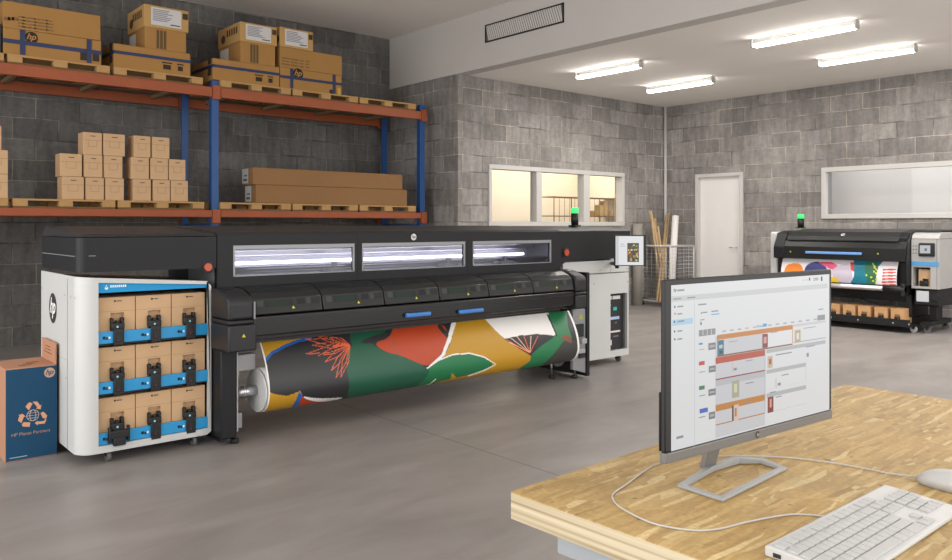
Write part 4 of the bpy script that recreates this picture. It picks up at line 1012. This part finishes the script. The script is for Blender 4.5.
# ================================================================== WORKBENCH
TZ = .88
k_t = 1.036
tx0, tx1, ty0, ty1 = 1.157, 2.84, .25, 1.228
wb = thing('workbench', 'workbench with an oriented strand board top in the right foreground', 'table', (1.157, 1.228, 0)); wb.rotation_euler = (0, 0, .0248)
MB().box(tx0, tx1, ty0, ty1, TZ-.003, TZ).build('tabletop', M_osb, wb)
MB().box(tx0+.0005, tx1-.0005, ty0+.0005, ty1-.0005, TZ-.058, TZ-.0031).build('plywood_edge', M_ply, wb)
M_frame = mat('grey_steel_frame', '#9fa4a8', .5)
MB().box(1.235, 1.285, .4, 1.165, .745, TZ-.059, .003).box(2.65, 2.7, .4, 1.165, .745, TZ-.059, .003).box(1.286, 2.649, 1.1, 1.165, .76, TZ-.059).box(1.286, 2.649, .4, .46, .76, TZ-.059).build('frame', M_frame, wb)
for x in (1.3, 2.6):
    for y in (.42, .52): MB().box(x, x+.05, y, y+.05, 0, .744, .003).build('leg', M_frame, wb)
# ------------------------------------------------------------------ monitor
mo = Vector((1.3015, .9362, .976)); mu = Vector((1.9208-1.3015, .8933-.9362, 0)); MW = mu.length; mu.normalize(); mn = Vector((mu.y, -mu.x, 0)); MH = .365
mon = thing('computer_monitor', 'silver and black desktop monitor showing a planning screen on the workbench', 'monitor', (1.62, .97, TZ))
plate(MB(), mo, mu, mn, 0, MW, .0215, MH, -.012, 0, .003).build('bezel', M_black, mon)
plate(MB(), mo, mu, mn, .0, MW, 0, .0209, -.014, .002, .002).build('chin', mat('silver_chin', '#716f6d', .45, .3), mon)
plate(MB(), mo, mu, mn, .001, MW-.001, .022, .14, -.018, -.0125, .002).build('back_cover', M_dark, mon)
def muv(px, py):
    r = Vector(ray(px, py)); o = Vector((0, 0, H)); t = (mo-o).dot(mn)/r.dot(mn); P = o+r*t-mo; return P.dot(mu), P.z
b = MB(); lay = [0]
def mrect(px0, py0, px1, py1, c):
    (u0, v0), (u1, v1) = muv(px0, py0), muv(px1, py1)
    t = .0008+lay[0]*.00001; lay[0] += 1
    b.ink(c); O = mo+mn*t
    b.quad(O+mu*u0+EZ*v1, O+mu*u1+EZ*v1, O+mu*u1+EZ*v0, O+mu*u0+EZ*v0)
su0, sv1 = muv(670.9, 285.3); su1 = MW-.0115; sv0 = .0215+.0015
O = mo+mn*.0006; b.ink('#dfe0e1').quad(O+mu*su0+EZ*sv0, O+mu*su1+EZ*sv0, O+mu*su1+EZ*sv1, O+mu*su0+EZ*sv1)
G1, G2 = '#c9cacc', '#b4b5b8'
mrect(671.2, 296.5, 827.2, 288, G1)
mrect(694, 301.5, 694.5, 446, '#c4cad2')
mrect(672, 320, 692.5, 323.5, '#a9cfe8')
for a in ((677, 289.5, 684, 291.5), (673, 298.5, 681, 299.4), (687, 297.2, 695, 298.2), (677, 306, 683, 307.3), (677, 313.4, 682, 314.6), (677, 320.8, 684, 322), (677, 330.5, 682, 331.7), (677, 338.5, 682, 339.7), (698, 304, 706, 305), (702, 312, 707, 313), (711, 310.8, 718, 311.6), (676, 436.7, 683, 437.8), (818, 309, 823, 309.6)): mrect(a[0], a[1], a[2], a[1]+(a[3]-a[1])*.7, '#8d9096')
for x, c in ((674.4, 306.8), (674.6, 313.7), (674, 321.8), (674.2, 331.4), (674.3, 339.3)): mrect(x-.5, c-1, x+.7, c+1, '#2e3440' if c != 313.7 else '#c8672c')
mrect(700.5, 312.3, 701.5, 313.8, '#2a6fb5'); mrect(711, 314, 719, 314.2, '#5fa8dc'); mrect(700, 322, 701.2, 325, '#444444'); mrect(700, 319.5, 704, 320, '#888888')
mrect(702, 327, 719, 325, '#cccccc')
for x, y in ((803, 279.6), (806, 279.4)): mrect(x, y, x+.8, y+1, '#777777')
mrect(808.5, 277.8, 809.8, 280.6, '#333740'); mrect(813, 278, 818, 278.6, '#888888'); mrect(813, 279.6, 818, 280.2, '#888888'); mrect(820.5, 276.6, 822, 281, '#23262c')
mrect(698.5, 330.2, 715, 334.3, '#8b8c8f')
for x in (702.3, 706.5, 710.8): mrect(x, 329.4, x+.5, 335, '#dfe0e1')
for i in range(13):
    x = 722+i*7.6; y = 330.6-(x-722)*.13
    mrect(x, y, x+3.5, y+1, '#a8acb0' if i not in (3, 4) else '#d6b48c')
mrect(756, 325.3, 760, 327.2, '#8fcbe6'); mrect(762.5, 323.8, 766.3, 326.3, '#3f9fd8'); mrect(817, 315.3, 824.5, 319.6, '#8b8c8f')
# shaded calendar zone and rows
mrect(715, 336, 764.4, 425, '#cbccd0')
mrect(764.4, 332, 792, 343, '#e2e3e4'); 
def bar(x0, y0, x1, y1, h, c): mrect(x0, y0, x1, y1+h, c)
bar(716.8, 335, 792, 324.6, 4.6, '#c97d2c'); bar(792.5, 324.6, 825, 319.2, 3.2, G1)
bar(717, 357, 792, 342.6, .8, '#8a5a44'); bar(716.6, 336, 717.2, 335.9, 21, '#8a5a44'); bar(791.6, 326, 792.2, 325.9, 17, '#c97d2c')
bar(793, 342.2, 825, 337.5, .5, '#a9abae')
bar(715, 357.6, 764.4, 350.6, 5, '#b84a2e'); bar(766, 349.6, 825, 339.2, 4.2, G2)
bar(715, 379, 764.4, 371, .8, '#9a3c34'); bar(766, 368.6, 825, 357, .5, '#9c9ea2')
bar(715, 380.3, 764.4, 372.3, 4.2, '#b9bac0'); bar(766, 370, 805.5, 362, 4.2, G2); bar(766, 389.5, 805.5, 380.4, .5, '#9c9ea2'); bar(805.2, 362, 805.5, 362, 18, '#b9bac0')
bar(715, 405, 764.4, 394.5, 5.8, '#c07f34'); bar(766, 393.6, 805.5, 384.6, 4.2, G2); bar(766, 413, 805.5, 402.6, .5, '#9c9ea2')
bar(715, 424.5, 764.4, 412.6, .8, '#b9703a')
mrect(764.2, 350, 764.8, 412, '#aab0c4')
mrect(717.4, 340.5, 723.2, 354.6, '#2c6a7c'); mrect(718.5, 345, 722, 348, '#b4c8c8'); mrect(719, 351, 722, 353, '#12303c')
mrect(761.8, 334.2, 767.2, 347.2, '#7c3034'); mrect(763, 337, 766, 343, '#d49a8c')
mrect(794.4, 330.3, 800, 342, '#b9a88c'); mrect(796, 333, 798.4, 339, '#e8e0d8')
mrect(767, 356.4, 772, 367.4, '#c8b498'); mrect(768.4, 359, 770.8, 364, '#b4483c')
mrect(731.4, 381.2, 738.6, 396.6, '#a8a890'); mrect(733.4, 384, 736.4, 392, '#cfcfae')
mrect(731.4, 405.5, 738, 420.3, '#d8c0b0'); mrect(731.4, 405.5, 733, 420.6, '#3a2c2c'); mrect(734, 408, 736, 416, '#b87860')
mrect(767, 397.3, 772.8, 411.6, '#7c2c34'); mrect(769, 399, 771, 407, '#e09a7c')
for a, c in (((698.4, 361.6, 704, 364.6), '#c43c30'), ((698.4, 386.2, 704, 389), '#2f7c58'), ((699, 409, 707.2, 411.6), '#3c64c0'), ((698.4, 343, 702, 344.4), '#3f8fb8')): mrect(*a, c)
for a in ((707.8, 343.2, 715, 349), (708.2, 366.2, 715, 371.4), (707.8, 389.5, 715, 394.5), (708.2, 412.4, 714.4, 418)): mrect(*a, '#77797d'); mrect(a[0]+1, a[1]+2, a[2]-1, a[3]-2, '#a8aaac')
for x, y, w in ((698.5, 349.5, 5), (698.5, 372, 6), (698.5, 395.5, 6), (698.5, 417, 6), (728, 341.6, 9), (745, 360.6, 7), (745, 383, 8), (745, 402.4, 5), (770, 332.5, 7), (775, 354.4, 16), (805, 346.6, 9), (781, 374.8, 7), (769, 392.2, 6), (775, 396.6, 6), (803, 328, 12), (719, 336, 4)): mrect(x, y, x+w, y+.45-w*.13, '#8d9096')
mrect(731.6, 362, 732, 372, '#c9a49c'); mrect(733, 368, 736, 370, '#888888'); mrect(775, 378, 775.5, 388, '#aaaaaa'); mrect(777, 383, 780, 385, '#888888'); mrect(806, 353, 808, 356.5, '#888888')
O2 = mo+mn*.0022; hu, hv = muv(674.3, 290.4); b.ink('#33363c').text('hp', O2+mu*hu+EZ*hv, mu, EZ, .009, .3, bold=.02)
b.build('screen', M_screen, mon)
b = MB(); hu, hv = muv(756.5, 432.5); logo(b, mo+mn*.0028+mu*hu+EZ*.0105, mu, EZ, .0075, '#2a2a2c', '#a5a4a4'); b.build('chin_emblem', M_print, mon)
# stand
S = lambda px, py, z: Zp(px, py, z)
BL, BF, BR = S(677, 484, TZ+.008), S(723, 499, TZ+.008), S(787, 467, TZ+.008)
BKl, BKr = S(706, 464.5, TZ+.03), S(750, 457.5, TZ+.03)
BKl = Vector((BL.x+.045, BL.y+.06, TZ+.008)); BKr = Vector((BR.x-.02, BR.y+.085, TZ+.008))
base = [BL, BF, BR, S(762, 459, TZ+.008), S(735, 459, TZ+.008), S(708, 467, TZ+.008)]
cen = sum(base, Vector())/6
def ringbase():
    b = MB(); n = len(base); o = []; i_ = []
    O_ = [Vector(p) for p in base]
    def inset(k, d):
        a, p, c = O_[k-1], O_[k], O_[(k+1) % n]
        e1 = (p-a).normalized(); e2 = (c-p).normalized(); n1 = Vector((e1.y, -e1.x, 0)); n2 = Vector((e2.y, -e2.x, 0))
        if n1.dot(cen-p) < 0: n1 = -n1
        if n2.dot(cen-p) < 0: n2 = -n2
        m_ = (n1+n2); m_ /= m_.dot(n1) or 1; return p+m_*d
    I = [inset(k, .016) for k in range(n)]
    lift = [0, 0, 0, .004, .008, .006]
    vt = [b.bm.verts.new((p.x, p.y, TZ+.008+lift[k])) for k, p in enumerate(O_)]; vb = [b.bm.verts.new((p.x, p.y, TZ+.0005)) for p in O_]
    it = [b.bm.verts.new((p.x, p.y, TZ+.008+lift[k])) for k, p in enumerate(I)]; ib = [b.bm.verts.new((p.x, p.y, TZ+.0005)) for p in I]
    for k in range(n):
        j = (k+1) % n
        for q_ in ((vt[k], vt[j], it[j], it[k]), (vb[k], vb[j], vt[j], vt[k]), (it[k], it[j], ib[j], ib[k]), (ib[k], ib[j], vb[j], vb[k])): b.bm.faces.new(q_)
    bmesh.ops.recalc_face_normals(b.bm, faces=b.bm.faces)
    b._bev([e for e in b.bm.edges], .0022, 2)
    return b.build('stand_base', M_lgrey, mon)
ringbase()
nb = S(705, 466, TZ+.01); npt = mo+mu*(.215)+mn*(-.026)+EZ*.06
nb2 = nb
b = MB()
w2 = .017
def secn(p, w, d): return [p-mu*w-mn*d, p+mu*w-mn*d, p+mu*w+mn*d, p-mu*w+mn*d]
A_ = secn(Vector((nb.x+.004, nb.y-.004, TZ+.009)), .021, .008); B2 = secn(npt, .024, .006)
va_ = [b.bm.verts.new(p) for p in A_]; vb2 = [b.bm.verts.new(p) for p in B2]
b.bm.faces.new(va_[::-1]); b.bm.faces.new(vb2)
for k in range(4): b.bm.faces.new((va_[k], va_[(k+1) % 4], vb2[(k+1) % 4], vb2[k]))
bmesh.ops.recalc_face_normals(b.bm, faces=b.bm.faces); b._bev(list(b.bm.edges), .002)
b.build('stand_neck', mat('stand_grey', '#7e7f80', .4), mon)
def cable_pts(pl, z):
    P = [Zp(px, py, z) for px, py in pl]; out = []
    for i in range(len(P)-1):
        a, p, q_, c = P[max(i-1, 0)], P[i], P[i+1], P[min(i+2, len(P)-1)]
        for k in range(6):
            t = k/6; out.append(.5*((2*p)+(q_-a)*t+(2*a-5*p+4*q_-c)*t*t+(3*p-a-3*q_+c)*t**3))
    return out+[P[-1]]
# ------------------------------------------------------------------ keyboard
kx0, kx1, ky0, ky1 = 1.262, 1.748, .552, .703
kb = thing('keyboard', 'white full-size keyboard on the workbench in front of the monitor', 'keyboard', ((kx0+kx1)/2, (ky0+ky1)/2, TZ))
KP = [(ky0, .0005), (ky0-.002, .006), (ky0, .010), (ky1-.004, .020), (ky1, .017), (ky1, .0005)]
MB().prism([(y, TZ+z) for y, z in KP], 'x', kx0, kx1, .0025, 2).build('case', M_wplast, kb)
b = MB().box(kx0-.0012, kx0-.0002, ky1-.03, ky1-.016, TZ+.004, TZ+.011); b.build('side_port', M_rubber, kb)
def kz(y): return TZ+.010+(y-ky0)/(ky1-.004-ky0)*.010
KR = [[1]+[-.55]+[1]*4+[-.3]+[1]*4+[-.3]+[1]*4+[-.25, 1, 1, 1], [1]*13+[2, -.25, 1, 1, 1, -.25, 1, 1, 1, 1], [1.5]+[1]*12+[1.5, -.25, 1, 1, 1, -.25, 1, 1, 1, 1],
      [1.75]+[1]*11+[2.25, -3.5, 1, 1, 1, -1], [2.25]+[1]*10+[2.75, -1.25, 1, -1.25, 1, 1, 1, 1], [1.25, 1.25, 1.25, 6.25, 1.25, 1.25, 2.5, -.25, 1, 1, 1, -.25, 2, 1, -1]]
U = (kx1-kx0-.014)/22.5; pv = (ky1-ky0-.02)/6.1; kyt = ky1-.012; cnt = 0
kproto = {}
for r_, row in enumerate(KR):
    x = kx0+.007; yy = kyt-(r_+.5)*pv-(.1*pv if r_ else 0)
    for w in row:
        if w > 0 and cnt < 100:
            x0, x1 = x+.0009, x+w*U-.0009; y0, y1 = yy-pv/2+.0011, yy+pv/2-.0011; z0 = kz(yy)
            if w not in kproto:
                o = MB().box(-(x1-x0)/2, (x1-x0)/2, -(y1-y0)/2, (y1-y0)/2, 0, .0042, .0012, 1); o.bm.transform(Matrix.Rotation(.066, 4, 'X'))
                me = o.build('key', M_keys, None); kproto[w] = me; ko = me
            else: ko = kproto[w].copy(); C.objects.link(ko)
            ko.parent = kb; ko.location = Vector(((x0+x1)/2, yy, z0-.0008))-kb.location; cnt += 1
        x += abs(w)*U
MB().ink('#a2a5a8').box(kx0+.006, kx1-.006, ky0+.004, ky1-.010, TZ+.0, TZ+.001).build('key_well', M_print, kb)
cb = cable_pts([(652, 466), (640, 474), (626, 484.5), (615, 492), (612.5, 498), (621, 507.7), (652, 523), (690, 530), (718, 529), (747, 522), (785, 515), (806, 514.5), (822, 516)], TZ+.003)
cb.insert(0, Zp(664, 461.5, TZ+.003)); e_ = Vector((cb[-1].x, ky1+.001, TZ+.008)); cb.append(e_)
MB().tube(cb, .0017, 6).build('cable', M_wplast, kb)
# ------------------------------------------------------------------ mouse
ms = thing('computer_mouse', 'white corded mouse at the right picture edge beside the keyboard', 'mouse', (1.905, .635, TZ))
b = MB(); NU, NV = 20, 10; L2, W2, HT = .062, .036, .037
m0 = Vector((1.893, .628, TZ+.0008)); an = -.12; rows_ = []
for i in range(NU+1):
    s_ = i/NU; y = (s_-.5)*2
    wv = W2*math.sqrt(max(0, 1-abs(y)**3.2))*(1-.10*y); hh = HT*math.sqrt(max(0, 1-abs(y)**2.6))*(1-.22*y)
    ring_ = []
    for j in range(NV+1):
        a = math.pi*j/NV; X_ = -wv*math.copysign(abs(math.cos(a))**.75, math.cos(a)); Z_ = hh*abs(math.sin(a))**.7
        ring_.append(b.bm.verts.new(m0+Matrix.Rotation(an, 3, 'Z') @ Vector((X_, y*L2, Z_))))
    rows_.append(ring_)
for i in range(NU):
    for j in range(NV):
        f = b.bm.faces.new((rows_[i][j], rows_[i+1][j], rows_[i+1][j+1], rows_[i][j+1])); f.smooth = True
    b.bm.faces.new((rows_[i][0], rows_[i][-1], rows_[i+1][-1], rows_[i+1][0]))
bmesh.ops.remove_doubles(b.bm, verts=b.bm.verts, dist=1e-5); bmesh.ops.recalc_face_normals(b.bm, faces=b.bm.faces)
b.build('mouse_body', M_wplast, ms)
w0 = m0+Matrix.Rotation(an, 3, 'Z') @ Vector((0, .034, .0)); MB().tube([w0+Vector((-.0035, 0, .020)), w0+Vector((.0035, 0, .020))], .008, 14).build('scroll_wheel', M_grey, ms)
cm = cable_pts([(716, 456.3), (735, 455.6), (756, 456), (780, 457), (804, 459), (835, 463), (861, 467.6), (890, 473.5)], TZ+.003)
tip = m0+Matrix.Rotation(an, 3, 'Z') @ Vector((0, L2, 0)); cm.append(Vector((tip.x, tip.y+.002, TZ+.006)))
MB().tube(cm, .0017, 6).build('cable', M_wplast, ms)

# ================================================================== DISTANT PRINTER
p2 = thing('grey_printer', 'smaller black and grey printer by the right-hand wall under the long window', 'printer', (11.75, 4.95, 0))
QX = 11.2; QB = 12.2
Y0 = Xp(904, 250, QX).y; Y1 = Xp(772, 250, QX).y; Ym0 = Xp(939, 250, 11.3).y; Ym1 = Xp(911, 250, 11.3).y
def zx(px, py, x=QX): return Xp(px, py, x).z
zt, zv = 1.33, zx(840, 262)
# main visor: profile in x-z swept along y
ya, yb2 = Ym1+.03, Y1-.02
MB().prism([(QX+.06, 1.28), (QX+.16, 1.345), (QB-.35, 1.385), (QB, 1.375), (QB, .95), (QX+.06, .95)], 'y', ya, yb2-.18, .01).build('housing', M_dark, p2)
MB().prism([(QX+.03, 1.225), (QX+.055, 1.285), (QX+.155, 1.35), (QB-.4, 1.39), (QB-.4, 1.37), (QX+.16, 1.33), (QX+.065, 1.27)], 'y', ya+.1, yb2-.2, .004).build('lid', M_dark2, p2)
MB().prism([(QX-.0, .955), (QX, 1.13), (QX+.05, 1.215), (QX+.059, 1.22), (QX+.059, .955)], 'y', ya, yb2-.172, .004).build('front_visor', M_cover, p2)
MB().prism([(QX, .95), (QX, 1.12), (QX+.12, 1.33), (QX+.3, 1.36), (QX+.6, 1.36), (QX+.6, .95)], 'y', yb2-.17, yb2, .015).build('left_end_cap', M_dark, p2)
MB().box(QX+.12, QB, yb2+.004, yb2+.12, .35, 1.345, .03, 3).build('left_side_panel', M_powder, p2)
MB().prism([(QX+.01, .64), (QX, .96), (QX+.04, 1.22), (QX+.15, 1.34), (QX+.4, 1.36), (QX+.5, .64)], 'y', ya-.03+.001, ya-.001, .006).build('right_end_cap', M_black, p2)
pA, pB = Xp(862, 253.5, QX), Xp(806, 252, QX)
MB().box(QX-.03, QX-.001, pA.y, pB.y, pB.z-.022, pB.z+.014, .008).build('blue_handle', mat('pale_blue_handle', '#6f9bd8', .3), p2)
b = MB(); e = Xp(843.5, 237.5, QX+.1); o_ = Vector((QX+.083, e.y, 1.31)); vv = Vector((.8, 0, .52)).normalized(); logo(b, o_, -EY, vv, .028, '#c9c9cb', '#454548', Vector((-.54, 0, .84)))
for px, py in ((790.5, 251.5), (878, 253.6)):
    p = Xp(px, py, QX); b.ink('#d8cf3a').poly([(QX-.003, p.y, p.z+.014), (QX-.003, p.y-.013, p.z-.009), (QX-.003, p.y+.013, p.z-.009)])
b.build('emblem', M_print, p2)
# media
mY0, mY1 = Xp(897.5, 264, QX+.06).y, Xp(782, 260, QX+.06).y
cur2 = []
for k in range(40):
    t = k/39; cur2.append((QX+.10-.07*math.sin(t*2.2), .955-(.955-.63)*t))
ART2 = [('#e8842c', [(784, 268), (790, 263), (800, 263), (804, 270), (803, 290), (783, 290)], 1), ('#3a3f7c', [(803, 272), (808, 263), (820, 261), (828, 268), (828, 285), (803, 290)], 1),
        ('#e2557c', [(818, 262), (832, 262), (842, 268), (838, 272), (828, 268)], 0), ('#e8c230', [(826, 278), (834, 276), (841, 282), (838, 290), (826, 290)], 1),
        ('#c5bccb', [(829, 272), (840, 264), (851, 264), (853, 275), (849, 290), (842, 290), (840, 280), (832, 276)], 1), ('#d23c4c', [(850, 262), (855, 262), (854, 272), (851, 270)], 0),
        ('#16788c', [(854, 258), (884, 260), (874, 272), (872, 292), (846, 292), (850, 284), (854, 276)], 0), ('#2c6c4c', [(866, 262), (880, 262), (876, 275), (876, 292), (864, 292), (868, 280), (864, 270)], 1)]
random.seed(5)
for i in range(13): x = 866+random.random()*11; y = 264+i*1.9; ART2.append(('#d8d24a', [(x-1.4, y), (x, y-1.4), (x+1.4, y), (x, y+1.4)], 1))
for i in range(6): ART2.append(('#d2483c', [(883-i*.3, 269+i*3.1), (896, 268.6+i*3.1), (896, 270.2+i*3.1), (883-i*.3, 270.6+i*3.1)], 0))
ART2 = [(lin(c), smoothp(P) if s_ else P) for c, P, s_ in ART2]
def art2(px, py, u):
    col = lin('#e4e2e6')
    for c, P in ART2:
        if inpoly(px, py, P): col = c
    return col
md = web_obj('printed_web', web_mesh(cur2, mY0, mY1, 230, art2, yaxis=True), p2, M_media)
MB().box(QX+.14, QX+.5, ya, yb2, .62, .94).build('inner_body', M_black, p2)
MB().tube([(QX+.0, mY0+.15, .585), (QX, mY1, .585)], .035, 18).build('take_up_roller', M_steel, p2)
MB().tube([(QX, ya, .585), (QX, mY0+.15, .585)], .045, 14).box(QX-.04, QX+.5, ya, ya+.05, .50, .66, .01).build('roller_end', M_black, p2)
MB().tube([(QX, mY1, .585), (QX, yb2-.05, .585)], .045, 14).build('roller_end', M_black, p2)
MB().box(QX+.2, QX+.8, ya, ya+.08, .2, .62, .01).box(QX+.2, QX+.8, yb2-.1, yb2-.02, .2, .62, .01).box(QX+.5, QX+.56, ya+.08, yb2-.1, .38, .5).build('stand_leg', M_black, p2)
b = MB(); b.tube([(QX+.3, ya+.08, .25), (QX+.3, (ya+yb2)/2+.2, .5)], .01, 6).tube([(QX+.3, ya+.7, .5), (QX+.3, yb2-.1, .25)], .01, 6); b.build('stand_brace', M_dark2, p2)
trx0, trx1 = QX-.02, QX+.32
MB().box(trx0, trx0+.02, ya-.06, yb2, .085, .185, .004).box(trx0+.02, trx1, ya-.06, yb2, .085, .12).box(trx1, QX+.85, ya, yb2, .1, .19).build('tray', M_black, p2)
b = MB().ink('#b9b9ba')
for px in (831, 858, 893, 909): p = Xp(px, 323, trx0); b.disc((trx0-.002, p.y, .13), -EY, EZ, .01, n=8)
b.build('tray_mark', M_print, p2)
def ink2():
    t = thing('ink_box', '', 'ink box', (0, 0, 0), 'ink boxes in the tray under the distant printer')
    MB().box(0, .26, -.085, -.035, 0, .2).box(0, .26, .035, .085, 0, .2).box(0, .26, -.035, .035, .12, .2).box(.03, .26, -.035, .035, 0, .12).build('carton', mat('ink_cardboard', '#c79a6c', .8), t)
    MB().box(-.035, .028, -.03, .03, .02, .09, .008).build('connector', M_black, t)
    return t
nb_ = ['rightmost', 'second from the right', 'third from the right', 'fourth from the right', 'half hidden by the monitor']
o = ink2()
for k, px in enumerate((896.5, 880, 863.2, 848, 832.5)):
    y = Xp(px, 315, trx0+.03).y; lb = 'ink box in the tray under the distant printer, '+nb_[k]
    if k == 0: o.location = (trx0+.06, y, .121); o['label'] = lb
    else: dup(o, (trx0+.06, y, .121), lb)
for x in (QX+.2, QX+.75):
    for y in (ya-.03, yb2-.1):
        caster(p2, x, y, .045, mat('pale_caster', '#a8a8aa', .4), .1)
# right module
mx = 11.3
oz1b, oz0b = zx(915, 267, mx), zx(915, 286, mx)
oy0, oy1 = Xp(930.5, 276, mx).y, Xp(913, 276, mx).y
b = MB()
zmt, zmb = zx(920, 235, mx), zx(920, 288.5, mx)
M_mod = mat('grey_module_paint', '#a3a2a0', .4)
b.box(mx, mx+.03, Ym0, oy0, zmb, 1.26).box(mx, mx+.03, oy1, Ym1-.006, zmb, 1.26).box(mx, mx+.03, oy0, oy1, oz1b, 1.26).box(mx, mx+.03, oy0, oy1, zmb, oz0b)
b.box(mx+.26, QB, Ym0, Ym1-.006, zmb, 1.26).box(mx+.03, mx+.26, Ym0, Ym0+.02, zmb, 1.26).box(mx+.03, mx+.26, Ym1-.026, Ym1-.006, zmb, 1.26)
b.build('ink_module', M_mod, p2)
MB().prism([(mx-.0, 1.262), (mx+.03, 1.32), (mx+.12, 1.35), (QB-.1, 1.35), (QB, 1.3), (QB, 1.262)], 'y', Ym0, Ym1-.006, .01).build('module_top', M_mod, p2)
MB().prism([(mx+.1, 1.352), (mx+.2, 1.375), (QB-.02, 1.385), (QB, 1.352)], 'y', Ym0+.02, Ym1, .004).build('module_lid', M_dark, p2)
MB().box(mx+.03, mx+.255, oy0, oy1, oz0b-.02, oz0b-.001).box(mx+.2, mx+.255, oy0, oy1, oz0b, oz1b).build('module_bay', M_black, p2)
so = Xp(927, 249.5, mx); wy = .098
k2 = MB().prism([(mx-.03, so.z-.085), (mx-.02, so.z+.075), (mx+.0-.002, so.z+.09), (mx-.002, so.z-.095)], 'y', so.y-wy, so.y+wy, .008).build('control_display', M_black, p2)
b = MB(); x_ = mx-.0285
def cq(y0, y1, z0, z1, c, t): b.ink(c).quad((x_-t, so.y+y1, so.z+z0), (x_-t, so.y+y0, so.z+z0), (x_-t+.0055, so.y+y0, so.z+z1), (x_-t+.0055, so.y+y1, so.z+z1))
cq(-.05, .078, -.05, .055, '#c4c6c9', .003); cq(-.01, .02, -.02, .03, '#6c7078', .0035)
b.build('screen', M_screen, k2)
MB().box(mx-.006, mx-.0005, Ym0, Ym1-.006, zx(920, 266, mx), zx(920, 261.5, mx), .002).build('blue_stripe', mat('blue_stripe', '#4f8fbe', .4), p2)
b = MB().ink('#5a5a5c')
for i in range(2):
    for j in range(3): p = Xp(913.5+i*2.6, 246+j*3.6, mx); b.disc((mx-.002, p.y, p.z), -EY, EZ, .009, n=8)
b.box(mx-.002, mx-.0005, Xp(938.8, 250, mx).y+.02, Xp(938.8, 250, mx).y+.025, zmb, 1.26)
b.build('module_marks', M_print, p2)
zlo = zx(920, 306, mx)
MB().prism([(mx+.02, zmb-.005), (mx+.0, zlo+.02), (mx+.05, zlo), (QB-.05, zlo), (QB, zmb-.005)], 'y', Ym0+.01, Ym1-.04, .01).build('module_base', M_dark, p2)
b = MB(); pa, pb = Xp(916.5, 299, mx), Xp(929, 299, mx)
b.ink('#b9bdc2').quad((mx-.004, pa.y, zlo+.06), (mx-.004, pb.y, zlo+.06), (mx-.004, pb.y, zmb-.03), (mx-.004, pa.y, zmb-.03)); b.build('module_label', M_print, p2)
pc = Xp(935.3, 297.2, mx); MB().tube([(mx-.015, pc.y, pc.z), (mx+.0, pc.y, pc.z)], .05, 20).build('round_knob', M_black, p2)
MB().box(mx+.35, mx+.55, Ym0+.14, Ym0+.24, .1, zlo-.001, .01).box(mx+.1, QB-.05, Ym0+.13, Ym0+.25, .1, .16).build('module_post', M_black, p2)
for x in (mx+.15, QB-.1): caster(p2, x, Ym0+.19, .045, M_caster, .1)
by = Xp(800.8, 220, 11.95)
beacon(p2, 11.95, by.y, 1.395, Xp(800.8, 214.3, 11.95).z, .048)
t = thing('ink_box', 'cardboard ink box in the open bay of the grey printer right-hand module', 'ink box', (mx+.05, (oy0+oy1)/2-.02, oz0b))
yc_ = (oy0+oy1)/2-.02
MB().box(mx+.05, mx+.19, yc_-.075, yc_-.03, oz0b, oz1b-.03).box(mx+.05, mx+.19, yc_+.03, yc_+.075, oz0b, oz1b-.03).box(mx+.05, mx+.19, yc_-.03, yc_+.03, oz0b+.1, oz1b-.03).build('carton', M_card, t)
MB().box(mx+.0, mx+.048, yc_-.05, yc_+.05, oz0b+.001, oz0b+.075, .01).box(mx+.02, mx+.045, yc_-.05, yc_-.03, oz0b+.075, oz0b+.1, .004).build('connector', M_black, t)

# ================================================================== LIGHT
def area(name, loc, rot, sx, sy, e, col=(1, 1, 1)):
    l = bpy.data.lights.new(name, 'AREA'); l.shape = 'RECTANGLE'; l.size = sx; l.size_y = sy; l.energy = e; l.color = col
    o = bpy.data.objects.new(name, l); C.objects.link(o); o.location = loc; o.rotation_euler = rot; return o
area('hall_fill_near', (2.2, 1.6, ZH-.1), (0, 0, 0), 2.6, 2.6, 5, (1, .97, .94))  # added overhead fill for bench and floor, no fixture modelled
area('hall_fill_right', (9.9, 1.6, ZC-.1), (0, 0, 0), 3.5, 3.5, 170, (1, .96, .92))  # added out-of-view fill that brightens the right-hand walls
area('fill_behind', (4.5, -2.8, 2.4), (math.radians(80), 0, 0), 7, 3, 90, (1, .98, .96))  # added fill from behind the camera, no window there
for x, y0, y1, lb in lt: area('batten_light', (x, (y0+y1)/2, ZC-.11), (0, 0, math.pi/2), 1.2, .08, 26, (1, .96, .91))
area('office_light', (10.9, 10.2, 2.95), (0, 0, 0), 3.2, 1.8, 62, (1, .93, .82))
area('fill_left', (-3.6, 3.8, 2.2), (0, math.radians(-90), 0), 3.5, 6, 150, (1, .99, .98))  # added side fill to lift the cabinet side and bulkhead
area('backdrop_fill', (XR+.6, 3.9, 2.95), (0, 0, 0), .5, 4.5, 30, (1, .98, .96))  # lamp added in the backing room to brighten the right-hand window
w = bpy.data.worlds.new('World'); sc.world = w; w.use_nodes = True
w.node_tree.nodes['Background'].inputs[0].default_value = (1, .985, .97, 1); w.node_tree.nodes['Background'].inputs[1].default_value = 1.6
# ================================================================== CAMERA
cam = bpy.data.cameras.new('camera'); co = bpy.data.objects.new('camera', cam); C.objects.link(co); sc.camera = co
cam.sensor_fit = 'HORIZONTAL'; cam.sensor_width = 36; cam.lens = F/952*36; cam.clip_start = .05; cam.clip_end = 60
cam.shift_y = -(280-HY)/952
co.location = (0, 0, H); co.rotation_euler = (math.pi/2, 0, TH-math.pi/2)
vs = sc.view_settings; vs.view_transform = 'Standard'; vs.look = 'None'; vs.exposure = .28; vs.gamma = 1; vs.use_curve_mapping = False
sc.cycles.max_bounces = 8; sc.cycles.use_denoising = True
